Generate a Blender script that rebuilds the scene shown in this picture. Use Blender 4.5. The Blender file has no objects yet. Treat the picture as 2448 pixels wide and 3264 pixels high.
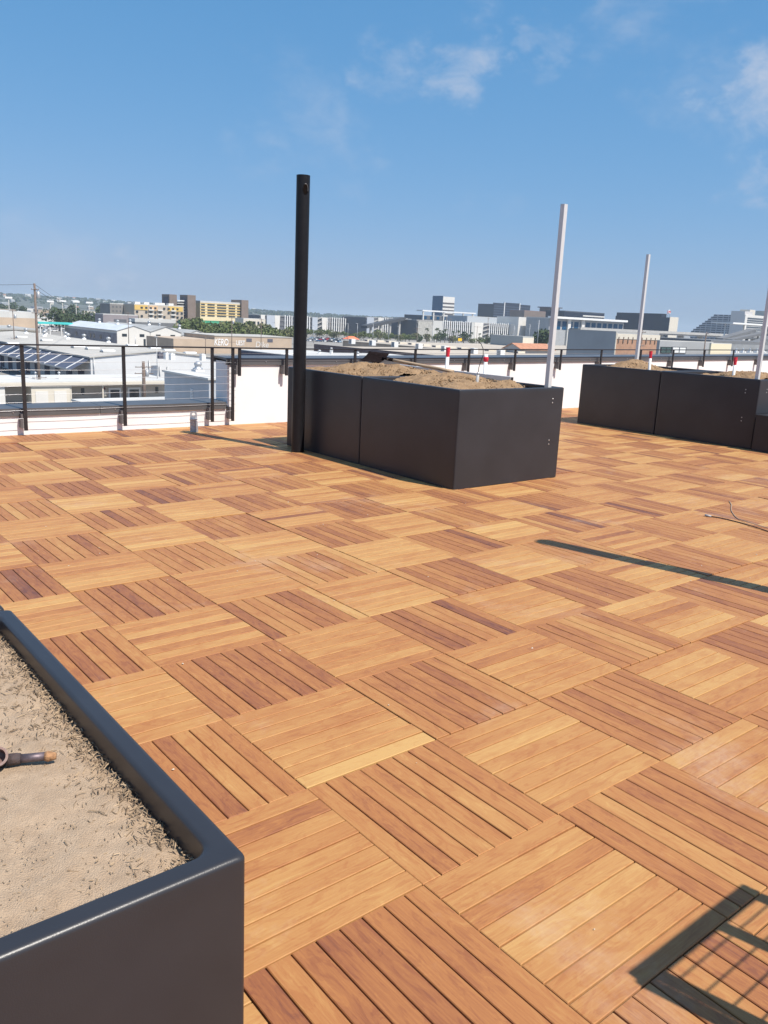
import bpy, bmesh, math, random
import numpy as np
from mathutils import Vector, Matrix
random.seed(7)
rng = np.random.default_rng(7)
scene = bpy.context.scene
COL = scene.collection

# ------------------------------------------------------------------ camera
FOC, YAW, PITCH, ROLL = 2614.48, 0.883575, -0.231311, 0.0458372      # focal length in pixels of a 2448x3264 frame
CAM = np.array([-1.44855, -1.5081, 1.60209])
def basis():
    f = np.array([math.cos(PITCH)*math.cos(YAW), math.cos(PITCH)*math.sin(YAW), math.sin(PITCH)])
    r = np.array([math.sin(YAW), -math.cos(YAW), 0.0]); u = np.cross(r, f)
    c, s = math.cos(ROLL), math.sin(ROLL)
    return c*r+s*u, -s*r+c*u, f
RGT, UPV, FWD = basis()
cd = bpy.data.cameras.new('camera'); cam = bpy.data.objects.new('camera', cd); COL.objects.link(cam)
cd.sensor_fit = 'VERTICAL'; cd.sensor_height = 24.0; cd.lens = FOC/3264*24.0
cd.clip_start = 0.05; cd.clip_end = 30000
cam.matrix_world = Matrix(((RGT[0], UPV[0], -FWD[0], CAM[0]), (RGT[1], UPV[1], -FWD[1], CAM[1]), (RGT[2], UPV[2], -FWD[2], CAM[2]), (0, 0, 0, 1)))
scene.camera = cam

# ------------------------------------------------------------------ light
SUN_EL = math.radians(56.6); SUN_H = np.array([0.245, -0.9695])        # where the sun stands
world = bpy.data.worlds.new('World'); scene.world = world; world.use_nodes = True
wn, wl = world.node_tree.nodes, world.node_tree.links
wn.clear()
def N(nodes, t, **kw):
    n = nodes.new(t)
    for k, v in kw.items(): setattr(n, k, v)
    return n
w_out = N(wn, 'ShaderNodeOutputWorld'); w_bg = N(wn, 'ShaderNodeBackground')
w_sky = N(wn, 'ShaderNodeTexSky', sky_type='NISHITA', sun_disc=False)
w_sky.sun_elevation = SUN_EL; w_sky.sun_rotation = math.atan2(SUN_H[0], SUN_H[1])
w_sky.altitude = 0; w_sky.air_density = 1.0; w_sky.dust_density = 0.75; w_sky.ozone_density = 3.0
w_bg.inputs['Strength'].default_value = 0.122
wl.new(w_bg.outputs[0], w_out.inputs[0])

def ray(px, py):
    return FWD+(px-1224)/FOC*RGT-(py-1632)/FOC*UPV
# fair-weather clouds, some added out of view, fixed in the sky by their direction
w_geo = N(wn, 'ShaderNodeTexCoord'); w_nrm = N(wn, 'ShaderNodeVectorMath', operation='NORMALIZE')
wl.new(w_geo.outputs['Generated'], w_nrm.inputs[0])
w_map = N(wn, 'ShaderNodeMapping'); w_map.inputs['Scale'].default_value = (1, 1, 1.7); wl.new(w_nrm.outputs[0], w_map.inputs[0])
w_noi = N(wn, 'ShaderNodeTexNoise'); w_noi.inputs['Scale'].default_value = 16; w_noi.inputs['Detail'].default_value = 9; w_noi.inputs['Roughness'].default_value = 0.62; w_noi.inputs['Distortion'].default_value = 0.5
wl.new(w_map.outputs[0], w_noi.inputs['Vector'])
w_thr = N(wn, 'ShaderNodeMapRange', interpolation_type='SMOOTHSTEP'); w_thr.inputs['From Min'].default_value = 0.22; w_thr.inputs['From Max'].default_value = 0.78
wl.new(w_noi.outputs[0], w_thr.inputs[0])
# ragged, drawn-out cloud outlines
w_wn = N(wn, 'ShaderNodeTexNoise'); w_wn.inputs['Scale'].default_value = 11; w_wn.inputs['Detail'].default_value = 7; w_wn.inputs['Roughness'].default_value = .6; wl.new(w_map.outputs[0], w_wn.inputs['Vector'])
w_ws = N(wn, 'ShaderNodeVectorMath', operation='SUBTRACT'); w_ws.inputs[1].default_value = (.5, .5, .5); wl.new(w_wn.outputs['Color'], w_ws.inputs[0])
w_wm = N(wn, 'ShaderNodeVectorMath', operation='MULTIPLY'); w_wm.inputs[1].default_value = (.26, .26, .16); wl.new(w_ws.outputs[0], w_wm.inputs[0])
w_wa = N(wn, 'ShaderNodeVectorMath', operation='ADD'); wl.new(w_nrm.outputs[0], w_wa.inputs[0]); wl.new(w_wm.outputs[0], w_wa.inputs[1])
last = None
CLOUDS = [(1240, 150, .055, .5), (1300, 205, .04, .25), (1475, 180, .06, .62), (1760, 125, .045, .36), (2440, 310, .085, .75), (2440, 580, .055, .5), (2190, 285, .06, .2), (985, 395, .09, .28), (420, 835, .04, .5), (130, 860, .08, .22), (2080, 10, .09, .3), (1560, 600, .04, .1)]
for az, el, size, amt in ((5, 14, .2, .9), (-15, 30, .3, .85), (-40, 18, .24, .9), (-70, 35, .34, .8), (-100, 20, .28, .85), (-130, 40, .34, .8), (-160, 18, .26, .85), (160, 34, .3, .7), (130, 15, .2, .8), (110, 45, .3, .5), (20, 52, .3, .6), (-30, 62, .34, .6)):  # unseen clouds added out of view to whiten the sky's light
    q_ = np.array([math.cos(math.radians(az))*math.cos(math.radians(el)), math.sin(math.radians(az))*math.cos(math.radians(el)), math.sin(math.radians(el))]); CLOUDS.append((q_, None, size, amt*1.35))
for px, py, size, amt in CLOUDS:
    d = ray(px, py) if py is not None else px
    d = d/np.linalg.norm(d)
    ds = N(wn, 'ShaderNodeVectorMath', operation='DISTANCE'); ds.inputs[1].default_value = d
    wl.new(w_wa.outputs[0], ds.inputs[0])
    mr = N(wn, 'ShaderNodeMapRange', interpolation_type='SMOOTHERSTEP'); mr.inputs['From Min'].default_value = size; mr.inputs['From Max'].default_value = size*.1
    mr.inputs['To Max'].default_value = amt
    wl.new(ds.outputs['Value'], mr.inputs[0])
    if last is None: last = mr.outputs[0]
    else:
        mx = N(wn, 'ShaderNodeMath', operation='MAXIMUM'); wl.new(last, mx.inputs[0]); wl.new(mr.outputs[0], mx.inputs[1]); last = mx.outputs[0]
w_mul = N(wn, 'ShaderNodeMath', operation='MULTIPLY'); wl.new(last, w_mul.inputs[0]); wl.new(w_thr.outputs[0], w_mul.inputs[1])
w_mix = N(wn, 'ShaderNodeMix', data_type='RGBA'); w_mix.inputs['B'].default_value = (3.9, 4.2, 4.9, 1)
# the camera's response to the blue sky, channel by channel
w_sep = N(wn, 'ShaderNodeSeparateColor'); w_tint = N(wn, 'ShaderNodeCombineColor'); wl.new(w_sky.outputs[0], w_sep.inputs[0])
for ch, (gain, power) in enumerate(((.525, .92), (1.37, .48), (2.42, .37))):
    pw_ = N(wn, 'ShaderNodeMath', operation='POWER'); pw_.inputs[1].default_value = power; wl.new(w_sep.outputs[ch], pw_.inputs[0])
    ml_ = N(wn, 'ShaderNodeMath', operation='MULTIPLY'); ml_.inputs[1].default_value = gain; wl.new(pw_.outputs[0], ml_.inputs[0]); wl.new(ml_.outputs[0], w_tint.inputs[ch])
wl.new(w_mul.outputs[0], w_mix.inputs['Factor']); wl.new(w_tint.outputs[0], w_mix.inputs['A']); wl.new(w_mix.outputs['Result'], w_bg.inputs['Color'])

sd = bpy.data.lights.new('sun', 'SUN'); sd.energy = 5.0; sd.angle = math.radians(0.53); sd.color = (1.0, 0.94, 0.85)
so = bpy.data.objects.new('sun', sd); COL.objects.link(so); so.location = (0, 0, 60)
sdir = Vector((SUN_H[0]*math.cos(SUN_EL), SUN_H[1]*math.cos(SUN_EL), math.sin(SUN_EL)))
so.rotation_euler = sdir.to_track_quat('Z', 'Y').to_euler()
scene.view_settings.view_transform = 'Standard'; scene.view_settings.look = 'None'; scene.view_settings.gamma = 1; scene.view_settings.exposure = 0.35
scene.view_settings.use_curve_mapping = False
scene.cycles.use_denoising = True
scene.cycles.max_bounces = 6; scene.cycles.diffuse_bounces = 3; scene.cycles.glossy_bounces = 3; scene.cycles.volume_bounces = 0

# ------------------------------------------------------------------ helpers
G = -16.5                                      # street level below the deck
def at(px, py, D):                             # a point seen at (px, py), D metres away over the ground
    d = ray(px, py); return CAM+d*D/math.hypot(d[0], d[1])
def on_z(px, py, z):
    d = ray(px, py); return CAM+d*(z-CAM[2])/d[2]
def on_x(px, py, x):
    d = ray(px, py); return CAM+d*(x-CAM[0])/d[0]
def on_y(px, py, y):
    d = ray(px, py); return CAM+d*(y-CAM[1])/d[1]

MATS = {}
def mat(name, col, rough=0.7, metal=0.0, var=0.0, scale=1.0, bump=0.0, bscale=None, col2=None, coat=0.0, detail=4, spec=0.5, stretch=(1, 1, 1)):
    if name in MATS: return MATS[name]
    m = bpy.data.materials.new(name); m.use_nodes = True
    nt = m.node_tree; n, l = nt.nodes, nt.links; b = n['Principled BSDF']
    b.inputs['Roughness'].default_value = rough; b.inputs['Metallic'].default_value = metal
    b.inputs['Coat Weight'].default_value = coat; b.inputs['Specular IOR Level'].default_value = spec
    b.inputs['Base Color'].default_value = (*col, 1)
    if var > 0 or bump > 0:
        g = n.new('ShaderNodeNewGeometry'); mp = n.new('ShaderNodeMapping'); mp.inputs['Scale'].default_value = stretch
        l.new(g.outputs['Position'], mp.inputs[0])
    if var > 0:
        t = n.new('ShaderNodeTexNoise'); t.inputs['Scale'].default_value = scale; t.inputs['Detail'].default_value = detail; t.inputs['Roughness'].default_value = .6
        l.new(mp.outputs[0], t.inputs['Vector'])
        r = n.new('ShaderNodeMapRange'); r.inputs['From Min'].default_value = .3; r.inputs['From Max'].default_value = .7
        l.new(t.outputs[0], r.inputs[0])
        x = n.new('ShaderNodeMix'); x.data_type = 'RGBA'
        c2 = col2 if col2 is not None else tuple(min(1, c*(1+var)) for c in col)
        c1 = col if col2 is not None else tuple(c*(1-var) for c in col)
        x.inputs['A'].default_value = (*c1, 1); x.inputs['B'].default_value = (*c2, 1)
        l.new(r.outputs[0], x.inputs['Factor']); l.new(x.outputs['Result'], b.inputs['Base Color'])
    if bump > 0:
        t2 = n.new('ShaderNodeTexNoise'); t2.inputs['Scale'].default_value = bscale or scale*4; t2.inputs['Detail'].default_value = 5
        l.new(mp.outputs[0], t2.inputs['Vector'])
        bp = n.new('ShaderNodeBump'); bp.inputs['Strength'].default_value = bump; bp.inputs['Distance'].default_value = .01
        l.new(t2.outputs[0], bp.inputs['Height']); l.new(bp.outputs[0], b.inputs['Normal'])
    MATS[name] = m
    return m

ORG = {}
class MB:
    def __init__(s): s.v = []; s.f = []; s.s = []
    def add(s, vs, fs, smooth=False):
        o = len(s.v); s.v += [tuple(map(float, p)) for p in vs]
        for f in fs: s.f.append(tuple(i+o for i in f)); s.s.append(smooth)
        return s
    def box(s, x0, x1, y0, y1, z0, z1):
        return s.add([(x0, y0, z0), (x1, y0, z0), (x1, y1, z0), (x0, y1, z0), (x0, y0, z1), (x1, y0, z1), (x1, y1, z1), (x0, y1, z1)],
                     [(3, 2, 1, 0), (4, 5, 6, 7), (0, 1, 5, 4), (1, 2, 6, 5), (2, 3, 7, 6), (3, 0, 4, 7)])
    def quad(s, a, b, c, d): return s.add([a, b, c, d], [(0, 1, 2, 3)])
    def prism(s, poly, axis, a, b):            # poly: 2D outline, swept along an axis from a to b
        P = []
        for t in (a, b):
            for u, v in poly:
                P.append({'x': (t, u, v), 'y': (u, t, v), 'z': (u, v, t)}[axis])
        n = len(poly); F = [tuple(range(n))[::-1], tuple(range(n, 2*n))]
        F += [(i, (i+1) % n, n+(i+1) % n, n+i) for i in range(n)]
        return s.add(P, F)
    def tube(s, pts, r, n=8, cap=True, smooth=True):
        pts = [Vector(p) for p in pts]; rs = r if isinstance(r, (list, tuple)) else [r]*len(pts)
        V = []; F = []
        for i, p in enumerate(pts):
            d = (pts[min(i+1, len(pts)-1)]-pts[max(i-1, 0)]).normalized()
            a = d.orthogonal().normalized() if i == 0 else (a-d*a.dot(d)).normalized()
            b = d.cross(a)
            for k in range(n):
                t = 2*math.pi*k/n; V.append(p+(a*math.cos(t)+b*math.sin(t))*rs[i])
        for i in range(len(pts)-1):
            for k in range(n):
                F.append((i*n+k, i*n+(k+1) % n, (i+1)*n+(k+1) % n, (i+1)*n+k))
        s.add(V, F, smooth)
        if cap:
            o = len(s.v)-len(V)
            s.f += [tuple(o+k for k in range(n))[::-1], tuple(o+(len(pts)-1)*n+k for k in range(n))]; s.s += [False, False]
        return s
    def lathe(s, cx, cy, prof, n=12):
        V = []; F = []
        for r, z in prof:
            for k in range(n):
                t = 2*math.pi*k/n; V.append((cx+r*math.cos(t), cy+r*math.sin(t), z))
        for i in range(len(prof)-1):
            for k in range(n): F.append((i*n+k, i*n+(k+1) % n, (i+1)*n+(k+1) % n, (i+1)*n+k))
        F.append(tuple((len(prof)-1)*n+k for k in range(n)))
        return s.add(V, F, True)
    def build(s, name, m, parent=None, label=None, cat=None, group=None, kind=None):
        me = bpy.data.meshes.new(name)
        o = bpy.data.objects.new(name, me)
        org = ORG.get(parent, (0, 0, 0)) if parent is not None else (0, 0, 0)
        me.from_pydata([(x-org[0], y-org[1], z-org[2]) for x, y, z in s.v], [], s.f)
        me.polygons.foreach_set('use_smooth', s.s)
        if isinstance(m, (list, tuple)):
            for k in m: me.materials.append(k)
        elif m: me.materials.append(m)
        me.validate(); me.update()
        COL.objects.link(o)
        if parent is not None: o.parent = parent; ORG[o] = org
        tag(o, label, cat, group, kind)
        return o
def tag(o, label=None, cat=None, group=None, kind=None):
    if label: o['label'] = label
    if cat: o['category'] = cat
    if group: o['group'] = group
    if kind: o['kind'] = kind
    return o
def thing(name, label, cat, loc, group=None):
    o = bpy.data.objects.new(name, None); COL.objects.link(o); o.location = loc; o.empty_display_size = .2
    ORG[o] = tuple(map(float, loc)); return tag(o, label, cat, group)
def copy_tree(o, parent=None):
    c = o.copy(); COL.objects.link(c)
    if parent is not None: c.parent = parent
    for ch in o.children: copy_tree(ch, c)
    return c

# ------------------------------------------------------------------ materials
def wood_mat():
    m = bpy.data.materials.new('deck_hardwood'); m.use_nodes = True
    n, l = m.node_tree.nodes, m.node_tree.links; b = n['Principled BSDF']
    at_ = n.new('ShaderNodeAttribute'); at_.attribute_name = 'wd'
    tn = n.new('ShaderNodeAttribute'); tn.attribute_name = 'tone'
    def noise(scale, sx, sy, detail=5, dist=0.0, rough=.6):
        mp = n.new('ShaderNodeMapping'); mp.inputs['Scale'].default_value = (sx, sy, 1); l.new(at_.outputs['Vector'], mp.inputs[0])
        t = n.new('ShaderNodeTexNoise'); t.inputs['Scale'].default_value = scale; t.inputs['Detail'].default_value = detail
        t.inputs['Distortion'].default_value = dist; t.inputs['Roughness'].default_value = rough
        l.new(mp.outputs[0], t.inputs['Vector']); return t.outputs[0]
    fig = noise(1.0, 6.0, 20.0, 4, 2.0)          # cathedral figure
    streak = noise(1.0, 5.0, 160.0, 5, .25)      # long pores
    pore = noise(1.0, 60.0, 900.0, 2)
    big = noise(1.0, 2.2, 5.0, 3)
    def math_(op, a, bb):
        q = n.new('ShaderNodeMath'); q.operation = op
        for i, v in enumerate((a, bb)):
            if isinstance(v, (int, float)): q.inputs[i].default_value = v
            else: l.new(v, q.inputs[i])
        return q.outputs[0]
    def cen(v, k): return math_('MULTIPLY', math_('SUBTRACT', v, .5), k)
    rings = math_('SINE', math_('MULTIPLY', fig, 34.0), 0.0)
    t = math_('ADD', tn.outputs['Fac'], cen(fig, .55)); t = math_('ADD', t, cen(streak, .45)); t = math_('ADD', t, cen(big, .55))
    t = math_('ADD', t, math_('MULTIPLY', rings, .03)); t = math_('ADD', t, cen(pore, .18))
    cr = n.new('ShaderNodeValToRGB'); e = cr.color_ramp.elements
    stops = [(0.0, (.50, .292, .104)), (.25, (.435, .217, .074)), (.5, (.365, .149, .050)), (.75, (.255, .090, .037)), (1.0, (.13, .045, .034))]
    e[0].position, e[0].color = stops[0][0], (*stops[0][1], 1); e[1].position, e[1].color = stops[-1][0], (*stops[-1][1], 1)
    for p, c in stops[1:-1]: q = e.new(p); q.color = (*c, 1)
    l.new(t, cr.inputs[0])
    # dusty scuffs
    g = n.new('ShaderNodeNewGeometry'); dn = n.new('ShaderNodeTexNoise'); dn.inputs['Scale'].default_value = 1.1; dn.inputs['Detail'].default_value = 9; dn.inputs['Roughness'].default_value = .68; dn.inputs['Distortion'].default_value = .4
    l.new(g.outputs['Position'], dn.inputs['Vector'])
    dr = n.new('ShaderNodeMapRange'); dr.inputs['From Min'].default_value = .565; dr.inputs['From Max'].default_value = .80; dr.inputs['To Max'].default_value = .55; l.new(dn.outputs[0], dr.inputs[0])
    fn = n.new('ShaderNodeTexNoise'); fn.inputs['Scale'].default_value = 45; fn.inputs['Detail'].default_value = 4; l.new(g.outputs['Position'], fn.inputs['Vector'])
    df = math_('MULTIPLY', dr.outputs[0], fn.outputs[0])
    mx = n.new('ShaderNodeMix'); mx.data_type = 'RGBA'; mx.inputs['B'].default_value = (.66, .56, .46, 1)
    l.new(df, mx.inputs['Factor']); l.new(cr.outputs[0], mx.inputs['A']); l.new(mx.outputs['Result'], b.inputs['Base Color'])
    rr = n.new('ShaderNodeMapRange'); rr.inputs['To Min'].default_value = .5; rr.inputs['To Max'].default_value = .75; l.new(streak, rr.inputs[0]); l.new(rr.outputs[0], b.inputs['Roughness'])
    b.inputs['Specular IOR Level'].default_value = .35
    b.inputs['Sheen Weight'].default_value = .18; b.inputs['Sheen Roughness'].default_value = .45; b.inputs['Sheen Tint'].default_value = (1.0, .78, .50, 1)
    bp = n.new('ShaderNodeBump'); bp.inputs['Strength'].default_value = .25; bp.inputs['Distance'].default_value = .002
    l.new(math_('ADD', streak, pore), bp.inputs['Height']); l.new(bp.outputs[0], b.inputs['Normal'])
    return m
WOOD = wood_mat()
BATTEN = mat('batten_wood', (.24, .095, .042), .8)
MEMBRANE = mat('roof_membrane', (.06, .055, .05), .85, var=.3, scale=3)
STUCCO = mat('white_stucco', (.80, .785, .775), .9, var=.03, scale=2.5, bump=.15, bscale=220)
COPING = mat('coping_metal', (.135, .135, .14), .42, metal=.35, var=.12, scale=3)
BLACK = mat('black_powder_coat', (.022, .019, .02), .42, var=.15, scale=20)
BRACKET = mat('bracket_grey', (.12, .11, .11), .5)
CABLE = mat('stainless_cable', (.55, .55, .56), .35, metal=.8)
FIBRE = mat('charcoal_fibreglass', (.0275, .0275, .032), .36, var=.16, scale=2.2, bump=.05, bscale=350, spec=.45)
COLUMN = mat('column_black_steel', (.009, .0085, .010), .42, spec=.3, var=.25, scale=14)
ALU = mat('mill_aluminium', (.62, .62, .62), .42, metal=.15, var=.08, scale=30, stretch=(4, 4, .5))
GALV = mat('galvanised_steel', (.50, .51, .53), .45, metal=.6, var=.18, scale=40)
BOLT = mat('bolt_steel', (.6, .6, .6), .3, metal=.9)
PVC = mat('white_pvc', (.80, .80, .78), .4)
REDTAPE = mat('red_tape', (.62, .02, .045), .5, var=.2, scale=60)
CONDUIT = mat('grey_conduit', (.38, .37, .36), .55, var=.2, scale=60)
RUBBER = mat('black_rubber', (.02, .02, .02), .6)
LINER = mat('black_liner', (.035, .035, .04), .45, bump=.4, bscale=30)
SHOVEL = mat('rusted_steel', (.012, .007, .0065), .9, spec=.1, var=.4, scale=30)
HANDLE = mat('weathered_ash_wood', (.36, .26, .17), .7, var=.25, scale=40, stretch=(1, .1, 1))
RUST = mat('rusty_iron', (.075, .045, .038), .8, var=.6, scale=60, bump=.5, bscale=140, col2=(.055, .045, .05))
RUST2 = mat('orange_rust', (.36, .19, .09), .85, var=.4, scale=90, bump=.4, bscale=200)
GALVPIPE = mat('worn_galvanised_pipe', (.15, .115, .125), .5, metal=.5, var=.45, scale=45)
CLAYSOIL = mat('brown_soil', (.21, .128, .066), .95, var=.5, scale=9, bump=1.0, bscale=80, col2=(.33, .215, .12), detail=10)
SANDSOIL = mat('sandy_soil', (.375, .265, .175), .95, var=.25, scale=26, bump=.7, bscale=330, col2=(.47, .345, .235), detail=12)
def mulch_mat():
    m = mat('mulch_fibre', (.27, .19, .115), .95)
    n, l = m.node_tree.nodes, m.node_tree.links
    a = n.new('ShaderNodeAttribute'); a.attribute_name = 'tone'
    cr = n.new('ShaderNodeValToRGB'); cr.color_ramp.elements[0].color = (.10, .062, .036, 1); cr.color_ramp.elements[1].color = (.50, .37, .24, 1)
    l.new(a.outputs['Fac'], cr.inputs[0]); l.new(cr.outputs[0], n['Principled BSDF'].inputs['Base Color']); return m
MULCH = mulch_mat()
#@@STRUCTURE
# ------------------------------------------------------------------ ground and the roof the deck lies on
gm = mat('city_ground', (.17, .16, .15), .95, var=.5, scale=.012, col2=(.33, .31, .28), detail=8)
g = MB(); g.quad((-9000, -9000, G), (12000, -9000, G), (12000, 14000, G), (-9000, 14000, G))
g.build('ground', gm, kind='structure')
T = 0.61
YW = 9.15                                      # face of the parapet
MB().box(-14, 26, -14, YW+.3, G, -.052).build('roof_deck_base', MEMBRANE, kind='structure')
deck = bpy.data.objects['roof_deck_base']; deck.name = 'roof_deck'

def proj(P):
    d = np.asarray(P, float)-CAM; w = d@FWD
    if w < .05: return None
    return 1224+FOC*(d@RGT)/w, 1632-FOC*(d@UPV)/w, w
def tone_for(i, j, along_u):  # boards along u paler: their directional sheen is painted into the tone
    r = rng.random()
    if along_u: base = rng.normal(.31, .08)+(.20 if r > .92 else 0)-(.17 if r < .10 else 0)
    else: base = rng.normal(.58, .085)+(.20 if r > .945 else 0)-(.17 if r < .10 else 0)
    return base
def board_geo(V, F, WD, TN, ox, oy, along_u, k, tone, dz):
    w = T/8; gap = .0048; e = .0019
    a0, a1 = e, T-e; b0, b1 = k*w+gap/2, (k+1)*w-gap/2
    if k == 0: b0 = e
    if k == 7: b1 = T-e
    c = .0022; zt = dz; zb = -.0102
    seed = rng.random()*60
    tw = rng.normal(0, .0006)
    def P(a, b, z):
        x, y = (a, b) if along_u else (b, a)
        return (ox+x, oy+y, z+tw*(a/T-.5)*2)
    o = len(V)
    for (A0, A1, B0, B1, z) in ((a0, a1, b0, b1, zb), (a0, a1, b0, b1, zt-c), (a0+c, a1-c, b0+c, b1-c, zt)):
        for a, b in ((A0, B0), (A1, B0), (A1, B1), (A0, B1)):
            V.append(P(a, b, z)); WD.append((a+seed*1.7, b+seed, 0)); TN.append(tone)
    fl = []
    for r in range(2):
        for q in range(4): fl.append((o+r*4+q, o+r*4+(q+1) % 4, o+r*4+4+(q+1) % 4, o+r*4+4+q))
    fl.append((o+8, o+9, o+10, o+11))
    if not along_u: fl = [f[::-1] for f in fl]
    F += fl
def wood_obj(name, V, F, WD, TN, parent, mats, nbat=0, label=None, kind=None):
    me = bpy.data.meshes.new(name); me.from_pydata(V, [], F)
    a = me.attributes.new('wd', 'FLOAT_VECTOR', 'POINT'); a.data.foreach_set('vector', np.array(WD, dtype=np.float32).ravel())
    a = me.attributes.new('tone', 'FLOAT', 'POINT'); a.data.foreach_set('value', np.array(TN, dtype=np.float32))
    for m in mats: me.materials.append(m)
    if nbat:
        mi = np.zeros(len(me.polygons), dtype=np.int32); mi[:nbat] = 1; me.polygons.foreach_set('material_index', mi)
    me.update()
    o = bpy.data.objects.new(name, me); COL.objects.link(o); o.parent = parent
    if kind: o['kind'] = kind
    return o
def batten_geo(V, F, WD, TN, ox, oy, along_u):
    for _ in (0,):
        x0, x1, y0, y1 = ox+.006, ox+T-.006, oy+.006, oy+T-.006
        o = len(V); z0, z1 = -.052, -.0105
        V += [(x0, y0, z0), (x1, y0, z0), (x1, y1, z0), (x0, y1, z0), (x0, y0, z1), (x1, y0, z1), (x1, y1, z1), (x0, y1, z1)]
        WD += [(0, 0, 0)]*8; TN += [.5]*8
        F += [tuple(o+i for i in f) for f in ((4, 5, 6, 7), (0, 1, 5, 4), (1, 2, 6, 5), (2, 3, 7, 6), (3, 0, 4, 7))]
cells = []
for i in range(-9, 33):
    for j in range(-9, 15):
        c = (i*T+T/2, j*T+T/2, 0); q = proj(c); size = -1
        if q and -260 < q[0] < 2708 and q[1] < 3600: size = 1/q[2]
        hid = (-2.4 < c[0] < -.85 and -.3 < c[1] < 3) or (4.2 < c[0] < 5.5 and 4.3 < c[1] < 7.1) or (c[0] > 10.2 and c[1] < 8.2)
        cells.append((-1 if hid and size > 0 else size, i, j))
cells.sort(reverse=True)
NEAR, TILES = 38, 290
RV, RF, RW, RT = [], [], [], []
for n_, (size, i, j) in enumerate(cells):
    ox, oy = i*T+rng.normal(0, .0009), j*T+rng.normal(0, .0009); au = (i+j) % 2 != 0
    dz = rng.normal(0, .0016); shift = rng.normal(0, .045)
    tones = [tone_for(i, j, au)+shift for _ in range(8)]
    if n_ < NEAR and size > 0:
        V, F, WD, TN = [], [], [], []; batten_geo(V, F, WD, TN, ox, oy, au)
        t_ = wood_obj('deck_tile', V, F, WD, TN, deck, [BATTEN])
        for k in range(8):
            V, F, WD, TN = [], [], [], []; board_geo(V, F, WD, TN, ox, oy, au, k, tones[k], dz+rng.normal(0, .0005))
            wood_obj('board', V, F, WD, TN, t_, [WOOD])
    elif n_ < TILES and size > 0:
        V, F, WD, TN = [], [], [], []; batten_geo(V, F, WD, TN, ox, oy, au); nb = len(F)
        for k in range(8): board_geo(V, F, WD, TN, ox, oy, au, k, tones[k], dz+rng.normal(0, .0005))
        wood_obj('deck_tile', V, F, WD, TN, deck, [WOOD, BATTEN], nb)
    else:
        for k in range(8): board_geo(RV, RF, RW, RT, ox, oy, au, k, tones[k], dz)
wood_obj('deck_tiles_beyond', RV, RF, RW, RT, deck, [WOOD], kind='stuff').name = 'outer_decking'

# ------------------------------------------------------------------ parapet with metal coping
XS = 4.28
def zs(x): return max(0.0, x-5.6)*0.0107       # the tall parapet and its rail climb slightly
pw = thing('parapet_wall', 'white stucco parapet wall with grey metal coping behind the planters', 'wall', (XS, YW, 0))
lo = MB(); lo.box(-14, XS-.003, YW, YW+.35, -.05, .235); lo.build('low_wall', STUCCO, pw)
hi = MB(); xs_ = [XS, 5.6, 26]
hi.add([(x, y, z) for x in xs_ for y, z in ((YW, -.05), (YW+.35, -.05), (YW+.35, .905+zs(x)), (YW, .905+zs(x)))],
       [(0, 1, 2, 3)[::-1]]+[tuple(k*4+q for q in f) for k in range(2) for f in ((0, 4, 7, 3), (3, 7, 6, 2), (2, 6, 5, 1))]+[(8, 9, 10, 11)])
hi.build('high_wall', STUCCO, pw)
def coping(x0, x1, zf, zb, h):
    m = MB(); y0, y1 = YW-.022, YW+.372
    a, b = zs(x0), zs(x1)
    poly = [(y0, zf-h), (y0, zf), (y1, zb), (y1, zb-h), (YW+.352, zb-h), (YW+.352, zb-.03), (YW-.004, zf-.03), (YW-.004, zf-h)]
    V = [(x0, y, z+a) for y, z in poly]+[(x1, y, z+b) for y, z in poly]; n = len(poly)
    m.add(V, [tuple(range(n)), tuple(range(n, 2*n))[::-1]]+[(i, n+i, n+(i+1) % n, (i+1) % n) for i in range(n)])
    return m
x = XS-.026
while x > -14: coping(x-1.83, x-.005, .33, .345, .095).build('coping', COPING, pw); x -= 1.83
x = XS-.03
coping(x, x+.94, .955, .975, .095).build('coping', COPING, pw); x += .945
while x < 26: coping(x, x+1.268, .955, .975, .095).build('coping', COPING, pw); x += 1.273
for x in [-1.2+1.273*k for k in range(4)]:
    MB().box(x-.006, x+.006, YW-.03, YW-.021, .275, .287).build('rivet', BOLT, pw)
for x in [4.9+1.273*k for k in range(10)]:
    MB().box(x-.007, x+.007, YW-.03, YW-.021, .90+zs(x), .914+zs(x)).build('rivet', BOLT, pw)

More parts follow.
